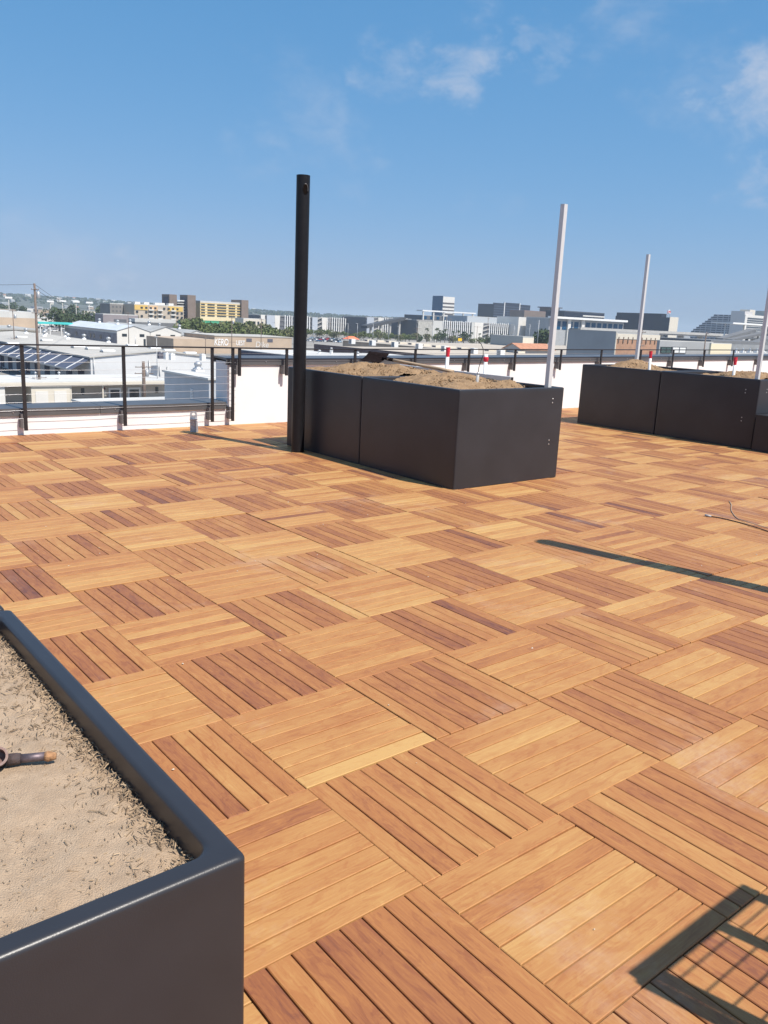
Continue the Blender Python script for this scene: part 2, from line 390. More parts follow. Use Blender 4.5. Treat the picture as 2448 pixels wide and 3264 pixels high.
# ------------------------------------------------------------------ cable railing
YR = 9.05
def railing(name, label, posts_lo, posts_hi, x0, x1):
    r = thing(name, label, 'railing', (posts_lo[0], YR, .06))
    seg = MB(); xs = [x0, 5.6, x1]
    V = [(x, y, z+zs(x)) for x in xs for y, z in ((YR-.025, 1.095), (YR+.025, 1.095), (YR+.025, 1.113), (YR-.025, 1.113))]
    seg.add(V, [(0, 1, 2, 3)]+[(k*4+q, k*4+4+q, k*4+4+(q+1) % 4, k*4+(q+1) % 4) for k in range(2) for q in range(4)]+[(11, 10, 9, 8)])
    seg.build('top_rail', BLACK, r)
    for x in posts_lo:
        p = MB().box(x-.021, x+.021, YR-.011, YR+.011, .066, 1.095).build('post', BLACK, r)
        MB().box(x-.05, x-.026, YR+.0, YW-.003, .095, .27).build('bracket', BRACKET, p)
    for x in posts_hi:
        z = zs(x)
        p = MB().box(x-.021, x+.021, YR-.011, YR+.011, .71+z, 1.095+z).build('post', BLACK, r)
        MB().box(x-.055, x-.026, YR+.0, YW-.003, .73+z, .86+z).build('bracket', BRACKET, p)
    for k in range(9):
        z = 1.0-k*.098
        sag = [(x, YR, z-.006*math.sin(math.pi*t)) for a, b in zip([x0]+posts_lo, posts_lo+[XS+.1]) if b > a for x, t in ((a+(b-a)*s, s) for s in (0, .25, .5, .75))]
        MB().tube(sag, .0024, 5).build('cable', CABLE, r)
    MB().tube([(posts_hi[0], YR, 1.03), (5.6, YR, 1.03), (x1, YR, 1.03+zs(x1))], .0024, 5).build('cable', CABLE, r)
    return r
railing('cable_railing', 'black post and steel cable railing fixed along the white parapet', [-3.6, -2.33, -1.07, .2, 1.465, 2.72, 3.99, 4.312],
        [4.42, 5.21, 6.48, 7.74, 9.0, 10.2, 11.52, 12.8, 14.18, 15.43, 16.73, 18.05, 19.36, 20.6, 21.9, 23.2, 24.4], -5, 26)

# ------------------------------------------------------------------ planters
def rrect(x0, x1, y0, y1, r, n=5):
    P = []
    h = .02
    for cx, cy, a in ((x1-r, y1-r, 0), (x0+r, y1-r, 90), (x0+r, y0+r, 180), (x1-r, y0+r, 270)):
        A = [math.radians(a+90*k/n) for k in range(n+1)]
        d0 = Vector((math.cos(A[0]-math.pi/2), math.sin(A[0]-math.pi/2))); d1 = Vector((math.cos(A[-1]+math.pi/2), math.sin(A[-1]+math.pi/2)))
        p0 = Vector((cx+r*math.cos(A[0]), cy+r*math.sin(A[0]))); p1 = Vector((cx+r*math.cos(A[-1]), cy+r*math.sin(A[-1])))
        P.append(tuple(p0+d0*h)); P += [(cx+r*math.cos(t), cy+r*math.sin(t)) for t in A]; P.append(tuple(p1+d1*h))
    return P
def planter(label, x0, x1, y0, y1, h, t=.05, ro=.012, ri=.03, f=.012, group=None, segs=4):
    p = thing('planter', label, 'planter', (x0, y0, 0), group)
    rows = [(0, .004), (0, .05), (0, h-f-.03)]
    rows += [(f-f*math.cos(math.radians(a)), h-f+f*math.sin(math.radians(a))) for a in np.linspace(0, 90, segs+1)]
    rows += [(f+.004, h), (t-f-.004, h)]
    rows += [(t-f+f*math.sin(math.radians(a)), h-f+f*math.cos(math.radians(a))) for a in np.linspace(0, 90, segs+1)]
    rows += [(t, h-f-.03), (t, h-.35)]
    V = []; F = []; n = None
    for off, z in rows:
        r = ro+(ri-ro)*min(1, off/t)
        L = rrect(x0+off, x1-off, y0+off, y1-off, max(.004, r)); n = len(L)
        V += [(a, b, z) for a, b in L]
    for k in range(len(rows)-1):
        for q in range(n): F.append((k*n+q, k*n+(q+1) % n, (k+1)*n+(q+1) % n, (k+1)*n+q))
    m = MB().add(V, F, True)
    m.build('shell', FIBRE, p)
    return p
def bolt(parent, c, axis):
    m = MB(); r = .009; c = Vector(c); d = Vector(axis)
    m.tube([c-d*.002, c+d*.004], [r, r*.8], 8); m.build('bolt', BOLT, parent)
H1 = .975
pa = planter('tall charcoal planter with an aluminium post and a grey conduit in it', 4.055, 5.60, 4.145, 5.677, H1)
for z in (.858, .817, .417, .375): bolt(pa, (5.425, 4.145, z), (0, -1, 0))
pb = planter('tall charcoal planter directly behind the round black column', 4.055, 5.60, 5.689, 7.19, H1)
pc = planter('charcoal planter holding the aluminium post nearest the parapet', 10.08, 11.62, 5.885, 7.40, 1.0)
pd = planter('charcoal planter touching the low dark box', 10.08, 11.62, 4.275, 5.872, 1.0)
for z in (.842, .796, .441, .392): bolt(pd, (10.08, 4.475, z), (-1, 0, 0))
for z in (.86, .815): bolt(pd, (10.30, 4.275, z), (0, -1, 0))
pe = planter('low charcoal planter full of sandy soil with a rusty pipe lying in it', -2.33, -.787, -.355, 1.172, .64, t=.05, ro=.014, ri=.04, f=.011, segs=6)
pf = planter('low charcoal planter end just past the sandy soil planter', -2.33, -.800, 1.19, 2.715, .64)
lb = thing('low_box', 'low dark lidded box beside the tall planter', 'box', (10.02, 2.75, 0))
MB().box(10.02, 11.6, 2.75, 4.235, .0, .49).build('body', FIBRE, lb)
MB().box(10.012, 11.608, 2.742, 4.243, .4905, .512).build('lid', FIBRE, lb)

def smooth_noise(seed, n, cells):
    g_ = np.random.default_rng(seed); out = np.zeros((n, n)); amp = 1
    c = cells
    for o in range(4):
        k = g_.random((c+2, c+2)); t = np.linspace(0, c, n); i = t.astype(int).clip(0, c-1); f = t-i; f = f*f*(3-2*f)
        a = k[np.ix_(i, i)]*(1-f)[None]+k[np.ix_(i, i+1)]*f[None]; b = k[np.ix_(i+1, i)]*(1-f)[None]+k[np.ix_(i+1, i+1)]*f[None]
        out += amp*(a*(1-f)[:, None]+b*f[:, None]); amp *= .5; c *= 2
    return out/1.875-.5
def soil(name, label, x0, x1, y0, y1, fz, m, seed, n=90, rough=.03, cells=7):
    no = smooth_noise(seed, n, cells); V = []; F = []
    no2 = np.random.default_rng(seed+1).normal(0, rough*.10, (n, n))
    for a in range(n):
        for b in range(n):
            x = x0+(x1-x0)*a/(n-1); y = y0+(y1-y0)*b/(n-1)
            V.append((x, y, fz(x, y)+no[a, b]*rough*2+no2[a, b]))
    for a in range(n-1):
        for b in range(n-1): F.append((a*n+b, (a+1)*n+b, (a+1)*n+b+1, a*n+b+1))
    V += [(x0, y0, fz(x0, y0)-.3), (x1, y0, fz(x1, y0)-.3), (x1, y1, fz(x1, y1)-.3), (x0, y1, fz(x0, y1)-.3)]
    o = MB().add(V, F, True).build(name, m, None, label, 'soil')
    return o, no
gs = lambda x, y, cx, cy, sx, sy: math.exp(-((x-cx)/sx)**2-((y-cy)/sy)**2)
fa = lambda x, y: .925+.105*gs(x, y, 4.95, 5.2, .50, .55)+.05*gs(x, y, 5.25, 4.6, .22, .2)+.04*gs(x, y, 4.6, 4.7, .3, .3)-.05*gs(x, y, 4.1, 5.6, .3, .3)-.05*gs(x, y, 5.5, 4.3, .2, .3)
fb = lambda x, y: .94+.115*gs(x, y, 4.95, 6.25, .55, .6)+.05*gs(x, y, 4.6, 6.7, .3, .3)
fc = lambda x, y: .925+.165*gs(x, y, 11.1, 7.05, .42, .36)+.05*gs(x, y, 10.8, 6.4, .4, .5)
fd = lambda x, y: .925+.14*gs(x, y, 10.8, 4.8, .6, .6)+.05*gs(x, y, 10.4, 4.5, .3, .3)-.03*gs(x, y, 10.4, 5.6, .5, .25)
soil('soil', 'brown soil heaped around a grey conduit in the planter with the post', 4.103, 5.552, 4.193, 5.629, fa, CLAYSOIL, 1, rough=.045)
soil('soil', 'brown soil mound under the shovel blade', 4.103, 5.552, 5.737, 7.142, fb, CLAYSOIL, 2, rough=.045)
soil('soil', 'small brown soil mound at the foot of the post nearest the parapet', 10.128, 11.572, 5.933, 7.352, fc, CLAYSOIL, 3, rough=.045)
soil('soil', 'brown soil mound in the planter next to the low dark box', 10.128, 11.572, 4.323, 5.824, fd, CLAYSOIL, 4, rough=.045)
fe = lambda x, y: .588+.012*math.sin(x*3.1)*math.cos(y*2.3)-.016*max(0, 1-abs(x+.837)/.06)
_, noE = soil('soil', 'pale sandy soil with mulch fibres in the low planter', -2.282, -.835, -.307, 1.124, fe, SANDSOIL, 5, n=150, rough=.008, cells=22)
soil('soil', 'soil in the farther low planter', -2.282, -.848, 1.238, 2.667, lambda x, y: .58, SANDSOIL, 6, n=20, rough=.01)

# mulch slivers and grit on the sandy soil
def slivers(name, cnt, pick, lmin, lmax, w, m, parent_label, tones):
    V = []; F = []; TN = []
    for _ in range(cnt):
        x, y, z, k = pick()
        L = random.uniform(lmin, lmax)*k; a = random.gauss(1.25, .75); W = w*random.uniform(.6, 1.5)
        dx, dy = math.cos(a)*L/2, math.sin(a)*L/2; nx, ny = -math.sin(a)*W/2, math.cos(a)*W/2
        t = random.uniform(-.25, .35)*L; hh = W*.8; o = len(V); cz = random.uniform(-.1, .12)*L
        V += [(x-dx-nx, y-dy-ny, z-t/2), (x-dx+nx, y-dy+ny, z-t/2), (x-dx, y-dy, z-t/2+hh),
              (x-nx, y-ny, z+cz), (x+nx, y+ny, z+cz), (x, y, z+cz+hh),
              (x+dx-nx, y+dy-ny, z+t/2), (x+dx+nx, y+dy+ny, z+t/2), (x+dx, y+dy, z+t/2+hh)]
        for r in (0, 3): F += [(o+r, o+r+3, o+r+5, o+r+2), (o+r+1, o+r+2, o+r+5, o+r+4)]
        TN += [random.triangular(*tones)]*9
    me = bpy.data.meshes.new(name); me.from_pydata(V, [], F); at_ = me.attributes.new('tone', 'FLOAT', 'POINT'); at_.data.foreach_set('value', np.array(TN, dtype=np.float32))
    me.materials.append(m); o = bpy.data.objects.new(name, me); COL.objects.link(o); tag(o, parent_label, 'mulch', kind='stuff'); return o
def near_rim():
    d = abs(random.expovariate(1/.042)); y = random.uniform(-.3, 1.12)
    if random.random() < .22: y = random.uniform(.3, 1.12); d = random.uniform(.0, .4)
    x = -.838-d
    return x, y, fe(x, y)+.002+max(0, .012-d*.2), 1
def anywhere():
    x = random.uniform(-1.75, -.85); y = random.uniform(-.3, 1.12); return x, y, fe(x, y)+.001, .55
slivers('mulch', 1500, near_rim, .005, .022, .0020, MULCH, 'loose mulch fibres along the rim of the sandy planter', (0, 1, .3))
slivers('soil_litter', 3200, anywhere, .003, .012, .0014, MULCH, 'fine grit and straw scattered on the sandy soil', (.1, 1, .62))
def pick_on(f, x0, x1, y0, y1):
    def q():
        x = random.uniform(x0, x1); y = random.uniform(y0, y1); return x, y, f(x, y)+.004, 1
    return q
for f_, r_, nm in ((fa, (4.12, 5.53, 4.21, 5.61), 'clods on the soil around the grey conduit'), (fb, (4.12, 5.53, 5.75, 7.12), 'clods on the mound under the shovel'),
                   (fc, (10.15, 11.55, 5.95, 7.33), 'clods on the mound at the foot of the post nearest the parapet'), (fd, (10.15, 11.55, 4.34, 5.8), 'clods on the mound beside the low dark box')):
    V = []; F = []; TN = []
    for _ in range(900):
        x, y, z, k = pick_on(f_, *r_)(); s_ = abs(random.gauss(.002, .007))+.004; o = len(V)
        for dx, dy, dz in ((1, 0, 0), (-1, 0, 0), (0, 1, 0), (0, -1, 0), (0, 0, 1), (0, 0, -1)):
            V.append((x+dx*s_*random.uniform(.6, 1.3), y+dy*s_*random.uniform(.6, 1.3), z+dz*s_*random.uniform(.5, 1)))
        F += [tuple(o+i for i in t) for t in ((0, 2, 4), (2, 1, 4), (1, 3, 4), (3, 0, 4), (2, 0, 5), (1, 2, 5), (3, 1, 5), (0, 3, 5))]
    o = MB().add(V, F, True).build('soil_clods', CLAYSOIL, None, nm, 'soil', kind='stuff')
# liner folds showing along the inside of the rims
def liner(label, x0, x1, y0, y1, z, side):
    V = []; F = []; n = 40
    for k in range(n):
        t = k/(n-1); wob = .012*math.sin(k*1.7)+.008*math.sin(k*.6)
        if side == 'x': V += [(x0+.004, y0+(y1-y0)*t, z), (x0+.06+wob, y0+(y1-y0)*t, z-.04+wob*.6), (x0+.13, y0+(y1-y0)*t, z-.09)]
        else: V += [(x0+(x1-x0)*t, y0+.004, z), (x0+(x1-x0)*t, y0+.06+wob, z-.03+wob), (x0+(x1-x0)*t, y0+.14, z-.09)]
    for k in range(n-1):
        for q in range(2): F.append((k*3+q, k*3+3+q, k*3+4+q, k*3+1+q))
    MB().add(V, F, True).build('liner', LINER, None, label, 'liner')
liner('black liner fold along the back rim beside the aluminium post', 5.40, 5.55, 4.2, 4.9, .955, 'x')
liner('black liner fold between the two planters by the low dark box', 10.15, 11.4, 5.95, 6.1, .975, 'y')
V = []; F = []
for _ in range(140):
    x = random.uniform(-.6, 6.5); y = random.uniform(-.6, 8.8); s_ = random.uniform(.0015, .0055)
    if (4.0 < x < 5.65 and 4.1 < y < 7.2): continue
    o = len(V)
    for dx, dy, dz_ in ((1, 0, 0), (-1, 0, 0), (0, 1, 0), (0, -1, 0), (0, 0, 1), (0, 0, -1)): V.append((x+dx*s_*random.uniform(.6, 1.6), y+dy*s_*random.uniform(.6, 1.6), .004+dz_*s_*random.uniform(.4, 1)))
    F += [tuple(o+i for i in t) for t in ((0, 2, 4), (2, 1, 4), (1, 3, 4), (3, 0, 4), (2, 0, 5), (1, 2, 5), (3, 1, 5), (0, 3, 5))]
MB().add(V, F).build('deck_debris', mat('pale_chips', (.55, .47, .38), .9), None, 'tiny pale chips and crumbs scattered over the decking', 'debris', kind='stuff')
#@@SMALL
# ------------------------------------------------------------------ column with its cut-out, and its twin out of view
def column(label, cx, cy, h):
    c = thing('column', label, 'column', (cx, cy, 0)); r = .0765; n = 48; M = 96
    hole = math.atan2(CAM[1]-cy, CAM[0]-cx)+.36; hz = h-.155
    V = []; F = []
    for k in range(M+1):
        z = h*.85*k/8 if k <= 8 else h*.85+(h*.15)*(k-8)/(M-8)
        for q in range(n):
            t = 2*math.pi*q/n; V.append((cx+r*math.cos(t), cy+r*math.sin(t), z))
    def inside(q, k):
        t = 2*math.pi*(q+.5)/n; z = (V[k*n][2]+V[(k+1)*n][2])/2
        d = (t-hole+math.pi) % (2*math.pi)-math.pi
        return (d*r/.030)**2+((z-hz)/.058)**2 < 1
    for k in range(M):
        for q in range(n):
            if not inside(q, k): F.append((k*n+q, k*n+(q+1) % n, (k+1)*n+(q+1) % n, (k+1)*n+q))
    m = MB().add(V, F, True); m.build('shaft', COLUMN, c)
    m = MB().lathe(cx, cy, [(.0685, h-.7), (.0685, h-.001), (.0766, h+.0005)], 48); m.f.pop(); m.s.pop(); m.build('inner_wall', mat('column_inside', (.012, .011, .012), .7), c)
    # torn bright rim of the hole
    pts = []
    for a in np.linspace(-.3, 2.0, 9):
        dt = .031*math.cos(a)/r; zz = hz+.06*math.sin(a)
        pts.append((cx+(r+.001)*math.cos(hole+dt), cy+(r+.001)*math.sin(hole+dt), zz))
    MB().tube(pts, .0022, 5).build('cut_edge', mat('bare_steel', (.35, .33, .32), .4, metal=.7), c)
    return c
column('tall round black steel column with a hole near its top', 3.915, 6.715, 3.115)
column('round black column outside the view whose shadow crosses the deck', 3.852, .402, 3.1)

# ------------------------------------------------------------------ aluminium posts and tube
def post(label, x, y, z0, z1, s=.0255):
    p = thing('aluminium_post', label, 'post', (x, y, z0))
    m = MB(); m.box(x-s, x+s, y-s, y+s, z0, z1); m.f.pop(1); m.s.pop(1); m.build('tube', ALU, p)
    w = .003; c = MB()
    for a in ((x-s, x+s, y-s, y-s+w), (x-s, x+s, y+s-w, y+s), (x-s, x-s+w, y-s+w, y+s-w), (x+s-w, x+s, y-s+w, y+s-w)): c.box(*a, z1, z1+.001)
    c.build('cut_end', BOLT, p)
post('tall square aluminium post in the corner of the planter by the column', 5.421, 4.222, .5, 2.805)
post('tall square aluminium post nearest the parapet rising from a soil mound', 11.36, 7.22, .5, 2.885)
post('square aluminium post in the corner beside the low dark box', 10.158, 4.37, .5, 2.83)
tb = thing('aluminium_tube', 'square aluminium tube lying along the back rim of the planters', 'tube', (5.565, 4.87, H1))
s = .0255; m = MB().box(5.565-s, 5.565+s, 4.87, 6.9, H1, H1+2*s); m.build('tube', ALU, tb)
MB().box(5.565-s+.004, 5.565+s-.004, 4.8685, 4.8695, H1+.004, H1+2*s-.004).build('end_hollow_shade', RUBBER, tb)  # black sheet stands in for the shade inside the tube

# ------------------------------------------------------------------ pvc risers, conduit, shovel
def riser(label, x, y, z0, z1, tilt, loose):
    p = thing('pvc_pipe', label, 'pipe', (x, y, z0)); t = Vector(tilt)
    top = Vector((x, y, z1))+t
    b = Vector((x, y, z0)); d = (top-b).normalized()
    MB().tube([b, top], .0215, 12).build('pipe', PVC, p)
    if loose:
        c = top-d*.055
        MB().tube([c-d*.03, c-d*.01, c+d*.015, c+d*.03], [.0235, .030, .033, .024], 9, smooth=False).build('tape', REDTAPE, p)
    else:
        MB().tube([top-d*.085, top-d*.05, top-d*.01, top+d*.012, top+d*.03], [.0228, .0235, .027, .0255, .028], 9, smooth=False).build('tape', REDTAPE, p)
    return p
riser('white pvc riser behind the planter wrapped in red tape to its very top', 5.66, 6.06, 0, 1.262, (0, -.01, 0), False)
riser('white pvc riser behind the planter with red tape below its bare end', 5.66, 5.395, 0, 1.245, (0, -.004, 0), True)
riser('white pvc riser with red tape beside the small soil mound', 10.35, 6.265, .6, 1.255, (.01, .02, 0), False)
riser('white pvc riser with red tape ball in the planter next to the low dark box', 10.35, 4.83, .6, 1.25, (.005, .01, 0), False)
cdt = thing('conduit', 'grey conduit stub with a thin black wire curling up from the soil', 'conduit', (4.78, 4.645, .85))
MB().tube([(4.77, 4.645, .85), (4.785, 4.64, 1.085)], .0165, 10).build('pipe', CONDUIT, cdt)
MB().tube([(4.785, 4.64, 1.08), (4.786, 4.64, 1.10)], [.019, .012], 10).build('connector', GALV, cdt)
MB().tube([(4.786, 4.64, 1.09), (4.79, 4.64, 1.15), (4.80, 4.625, 1.22), (4.80, 4.60, 1.28), (4.795, 4.60, 1.34), (4.79, 4.63, 1.39), (4.78, 4.668, 1.422), (4.77, 4.675, 1.43)], .0042, 6).build('wire', RUBBER, cdt)
sv = thing('shovel', 'square shovel with dark blade and long wooden handle lying on the soil mound', 'shovel', (5.1, 6.2, 1.08))
MB().tube([(5.0, 6.42, 1.125), (5.08, 6.2, 1.10), (5.16, 5.97, 1.078), (5.24, 5.74, 1.055), (5.305, 5.555, 1.032)], [.017, .0185, .0185, .0185, .0195], 10).build('handle', HANDLE, sv)
V = []; F = []
for a in range(9):
    for b in range(7):
        u = a/8; v = b/6-.5                     # u along the blade, v across it
        p = Vector((4.985, 6.47, 1.108))+Vector((-.085, .29, .012))*u+Vector((.115, .03, .062))*(v*1.75)+Vector((0, 0, .022))*(v*v*4)
        V.append(tuple(p))
for a in range(8):
    for b in range(6): F.append((a*7+b, a*7+b+1, (a+1)*7+b+1, (a+1)*7+b))
o = MB().add(V, F, True).build('blade', SHOVEL, sv)
md = o.modifiers.new('thickness', 'SOLIDIFY'); md.thickness = .004
MB().tube([(4.985, 6.5, 1.13), (5.0, 6.43, 1.126), (5.03, 6.34, 1.116)], [.012, .02, .021], 8).build('socket', SHOVEL, sv)

# ------------------------------------------------------------------ galvanised eye bracket standing on the deck
eb = thing('eye_bracket', 'galvanised steel eye bracket standing on the deck near the parapet', 'bracket', (3.5, 8.64, 0))
vd = Vector((CAM[0]-3.5, CAM[1]-8.64, 0)).normalized(); sd_ = Vector((-vd.y, vd.x, 0))
def loc(u, v, z): return tuple(Vector((3.5, 8.64, z))+sd_*u+vd*v)
def plate(outl, v0, v1):
    n = len(outl); return MB().add([loc(u, v, z) for v in (v0, v1) for u, z in outl], [tuple(range(n)), tuple(range(n, 2*n))[::-1]]+[(i, n+i, n+(i+1) % n, (i+1) % n) for i in range(n)])
R_, ri_, zc = .047, .022, .238; ring = MB(); nn = 24
ang = [math.pi*2*k/nn for k in range(nn)]
outer = []
for t in ang:
    u, z = R_*math.cos(t), zc+R_*math.sin(t)
    if math.sin(t) < 0: u = math.copysign(min(R_, abs(math.cos(t))/max(1e-6, max(abs(math.cos(t)), abs(math.sin(t))*.85))*R_), math.cos(t)); z = zc+R_*1.15*max(-1, math.sin(t)/max(abs(math.cos(t)), abs(math.sin(t))))
    outer.append((u, z))
V = [loc(u, v, z) for v in (-.004, .004) for u, z in outer]+[loc(ri_*math.cos(t), v, zc+ri_*math.sin(t)) for v in (-.004, .004) for t in ang]
F = []
for k in range(nn):
    q = (k+1) % nn
    F += [(k, q, 2*nn+q, 2*nn+k), (nn+q, nn+k, 3*nn+k, 3*nn+q), (k, nn+k, nn+q, q), (2*nn+k, 2*nn+q, 3*nn+q, 3*nn+k)]
ring.add(V, F).build('eye_plate', GALV, eb)
plate([(-.047, 0), (.028, 0), (.028, .185), (-.047, .185)], -.004, .004).build('lower_plate', GALV, eb)
plate([(-.05, .168), (.05, .168), (.05, .185), (-.05, .185)], .004, .05).build('shelf', GALV, eb)
plate([(.028, 0), (.036, 0), (.036, .165), (.028, .165)], -.03, .05).build('gusset', GALV, eb)
plate([(.037, 0), (.062, 0), (.050, .155), (.037, .155)], -.004, .002).build('wing', GALV, eb)
for u, z in ((-.02, .11), (.0, .135), (.008, .095)): MB().tube([loc(u, .004, z), loc(u, .014, z)], .009, 8).build('bolt', BOLT, eb)

# ------------------------------------------------------------------ cords on the deck
def cord(label, pts, r, m):
    P = [Vector(p) for p in pts]; out = []
    for i in range(len(P)-1):
        p0, p1, p2, p3 = P[max(i-1, 0)], P[i], P[i+1], P[min(i+2, len(P)-1)]
        for t in (0, .2, .4, .6, .8):
            out.append(.5*((2*p1)+(-p0+p2)*t+(2*p0-5*p1+4*p2-p3)*t*t+(-p0+3*p1-3*p2+p3)*t**3))
    out.append(P[-1]); return MB().tube(out, r, 8).build('cord', m, None, label, 'cord')
c1 = thing('extension_lead', 'dark power cord with a pale connector lying on the deck', 'cord', (5.4, 2.1, 0))
MB().tube([(5.372, 2.185, .008), (5.40, 2.113, .008), (5.405, 2.04, .007), (5.39, 1.9, .007), (5.36, 1.78, .007), (5.31, 1.628, .007), (5.2, 1.3, .007), (5.1, .9, .007)], .0048, 8).build('cable', mat('dark_cord', (.05, .028, .025), .6), c1)
MB().tube([(5.352, 2.232, .012), (5.372, 2.18, .009)], [.0115, .0085], 10).build('plug', mat('cord_connector', (.35, .34, .34), .5), c1)
cord('pale thin cord curving over the dark power cord', [(6.2, 2.465, .006), (6.05, 2.36, .006), (5.855, 2.257, .006), (5.68, 2.14, .006), (5.534, 2.015, .006), (5.453, 1.891, .016), (5.44, 1.78, .010), (5.446, 1.696, .006), (5.47, 1.4, .006), (5.5, .9, .006)], .0036, mat('pale_cord', (.38, .29, .21), .6))

# ------------------------------------------------------------------ rusty pipe tee in the near planter
rp = thing('rusty_pipe', 'rusty pipe tee with a short nipple lying on the sandy soil', 'pipe', (-1.04, .27, .595))
zc = .607
MB().tube([(-1.015, .2735, zc), (-.955, .2475, zc)], .0098, 14).build('nipple', GALVPIPE, rp)
MB().tube([(-1.035, .281, zc), (-1.020, .276, zc), (-1.008, .271, zc)], [.0135, .0135, .012], 14).build('collar', RUST, rp)
MB().tube([(-.962, .250, zc), (-.956, .247, zc), (-.940, .240, zc-.001)], [.0104, .0122, .0075], 12).build('torn_end', RUST2, rp)
cx, cy = -1.052, .288
dv = Vector((CAM[0]-cx, CAM[1]-cy, CAM[2]-zc)).normalized()
ax = Vector((dv.x, dv.y, .75)).normalized(); p0 = Vector((cx, cy, zc+.004))
tee = MB().tube([p0-ax*.03, p0+ax*.012, p0+ax*.022, p0+ax*.030], [.018, .019, .0225, .022], 20, cap=False); tee.build('tee_body', RUST, rp)
rr = MB(); n = 20; a_ = ax.orthogonal().normalized(); b_ = ax.cross(a_); V = []; F = []
for rad, off in ((.022, .030), (.0165, .030), (.016, .004), (.001, .0)):
    for k in range(n): V.append(tuple(p0+ax*off+(a_*math.cos(2*math.pi*k/n)+b_*math.sin(2*math.pi*k/n))*rad))
for r_ in range(3):
    for k in range(n): F.append((r_*n+k, r_*n+(k+1) % n, (r_+1)*n+(k+1) % n, (r_+1)*n+k))
rr.add(V, F).build('tee_mouth', mat('rust_bright_rim', (.22, .15, .13), .5, var=.6, scale=80, col2=(.13, .05, .035)), rp)

# ------------------------------------------------------------------ short cable railing behind the viewpoint (casts the shadow at the lower right)
sr = thing('stair_railing', 'short black cable railing panel outside the view beside the deck', 'railing', (.66, -1.29, 0))
MB().box(.385, .965, -1.315, -1.268, 1.085, 1.11).build('top_rail', BLACK, sr)
for x in (.392, .44, .738, .945): MB().box(x-.021, x+.021, -1.302, -1.281, -.052, 1.085).build('post', BLACK, sr)
for k in range(9): MB().tube([(.392, -1.291, 1.0-k*.1), (.945, -1.291, 1.0-k*.1)], .003, 6).build('cable', CABLE, sr)

# ------------------------------------------------------------------ the city around, laid out on the same street grid as the deck
def M(n, c, r=.85, **k): return mat(n, c, r, **k)
WHITEWALL = M('white_paint_wall', (.66, .64, .60), var=.05, scale=.2)
CREAM = M('cream_wall', (.62, .57, .48), var=.06, scale=.3)
TANWALL = M('tan_wall', (.46, .36, .27), var=.10, scale=.2)
BRICK = M('brick_tan', (.40, .235, .155), var=.15, scale=.6)
GREYWALL = M('grey_block_wall', (.34, .35, .36), var=.08, scale=.2)
DARKWALL = M('dark_wall', (.10, .10, .13), var=.15, scale=.3)
PURPLE = M('shaded_dark_parapet', (.13, .09, .09), var=.2, scale=.3)  # shade of the side walls painted into this brown-purple
WHITEROOF = M('white_roof', (.54, .535, .515), var=.12, scale=.09, detail=7, stretch=(1, .3, 1))
BEIGEROOF = M('beige_roof', (.45, .39, .32), var=.12, scale=.06, detail=7)
GREYROOF = M('grey_roof', (.36, .36, .35), var=.15, scale=.1, detail=7)
PALEROOF = M('pale_roof', (.43, .41, .375), var=.14, scale=.1, detail=7, stretch=(1, .25, 1))
REDTILE = M('clay_tile_roof', (.42, .20, .12), var=.2, scale=.8)
GLASS = M('dark_window_glass', (.03, .04, .05), .15, spec=.8)
BLUEGLASS = M('blue_tower_glass', (.006, .065, .15), .3, spec=.12)
NAVY = M('navy_curtain_wall', (.016, .022, .042), .35, spec=.2)
YELLOW = M('yellow_panel', (.66, .45, .14))
BROWN = M('brown_tower_wall', (.20, .155, .13), var=.1, scale=.3)
GREEN = M('green_canopy', (.015, .20, .10), .6)
TEAL = M('teal_canopy', (.06, .52, .50), .6)
ORANGE = M('orange_canopy', (.80, .20, .09), .7)
WHITEM = M('white_metal', (.78, .78, .77), .5)
METAL = M('grey_metal', (.42, .43, .44), .45, metal=.5)
CONC = M('concrete', (.42, .41, .39), var=.1, scale=.2)
DKCONC = M('shaded_concrete', (.15, .155, .165), var=.1, scale=.2)  # darker copy of the concrete, with shade painted into its colour
POLE = M('creosoted_wood', (.16, .12, .10), var=.2, scale=2)
INTERIOR = M('dark_interior', (.12, .125, .14), .9)  # flat dark colour painted for the gloom inside openings
def extent(pc, pl, pr, D, yt):
    c = at(pc, yt, D); y1 = on_x(pl, yt, c[0])[1] if pl is not None else c[1]+20
    x1 = on_y(pr, yt, c[1])[0] if pr is not None else c[0]+20
    return c[0], x1, c[1], y1, c[2]
def hull(parent, x0, x1, y0, y1, z0, z1, wm, rm, over=0.0, th=.35, parapet=0.0):
    MB().box(x0, x1, y0, y1, z0, z1-.001).build('wall', wm, parent)
    r = MB().box(x0-over, x1+over, y0-over, y1+over, z1, z1+th).build('roof', rm, parent)
    return r
def block(name, label, pc, pl, pr, D, yt, wm, rm, cat='building', group=None, over=.0, th=.3, dy=None):
    x0, x1, y0, y1, z1 = extent(pc, pl, pr, D, yt)
    if dy is not None: y1 = y0+dy
    b = thing(name, label, cat, (x0, y0, G), group)
    r = hull(b, x0, x1, y0, y1, G, z1-th, wm, rm, over, th)
    return b, r, (x0, x1, y0, y1, z1)
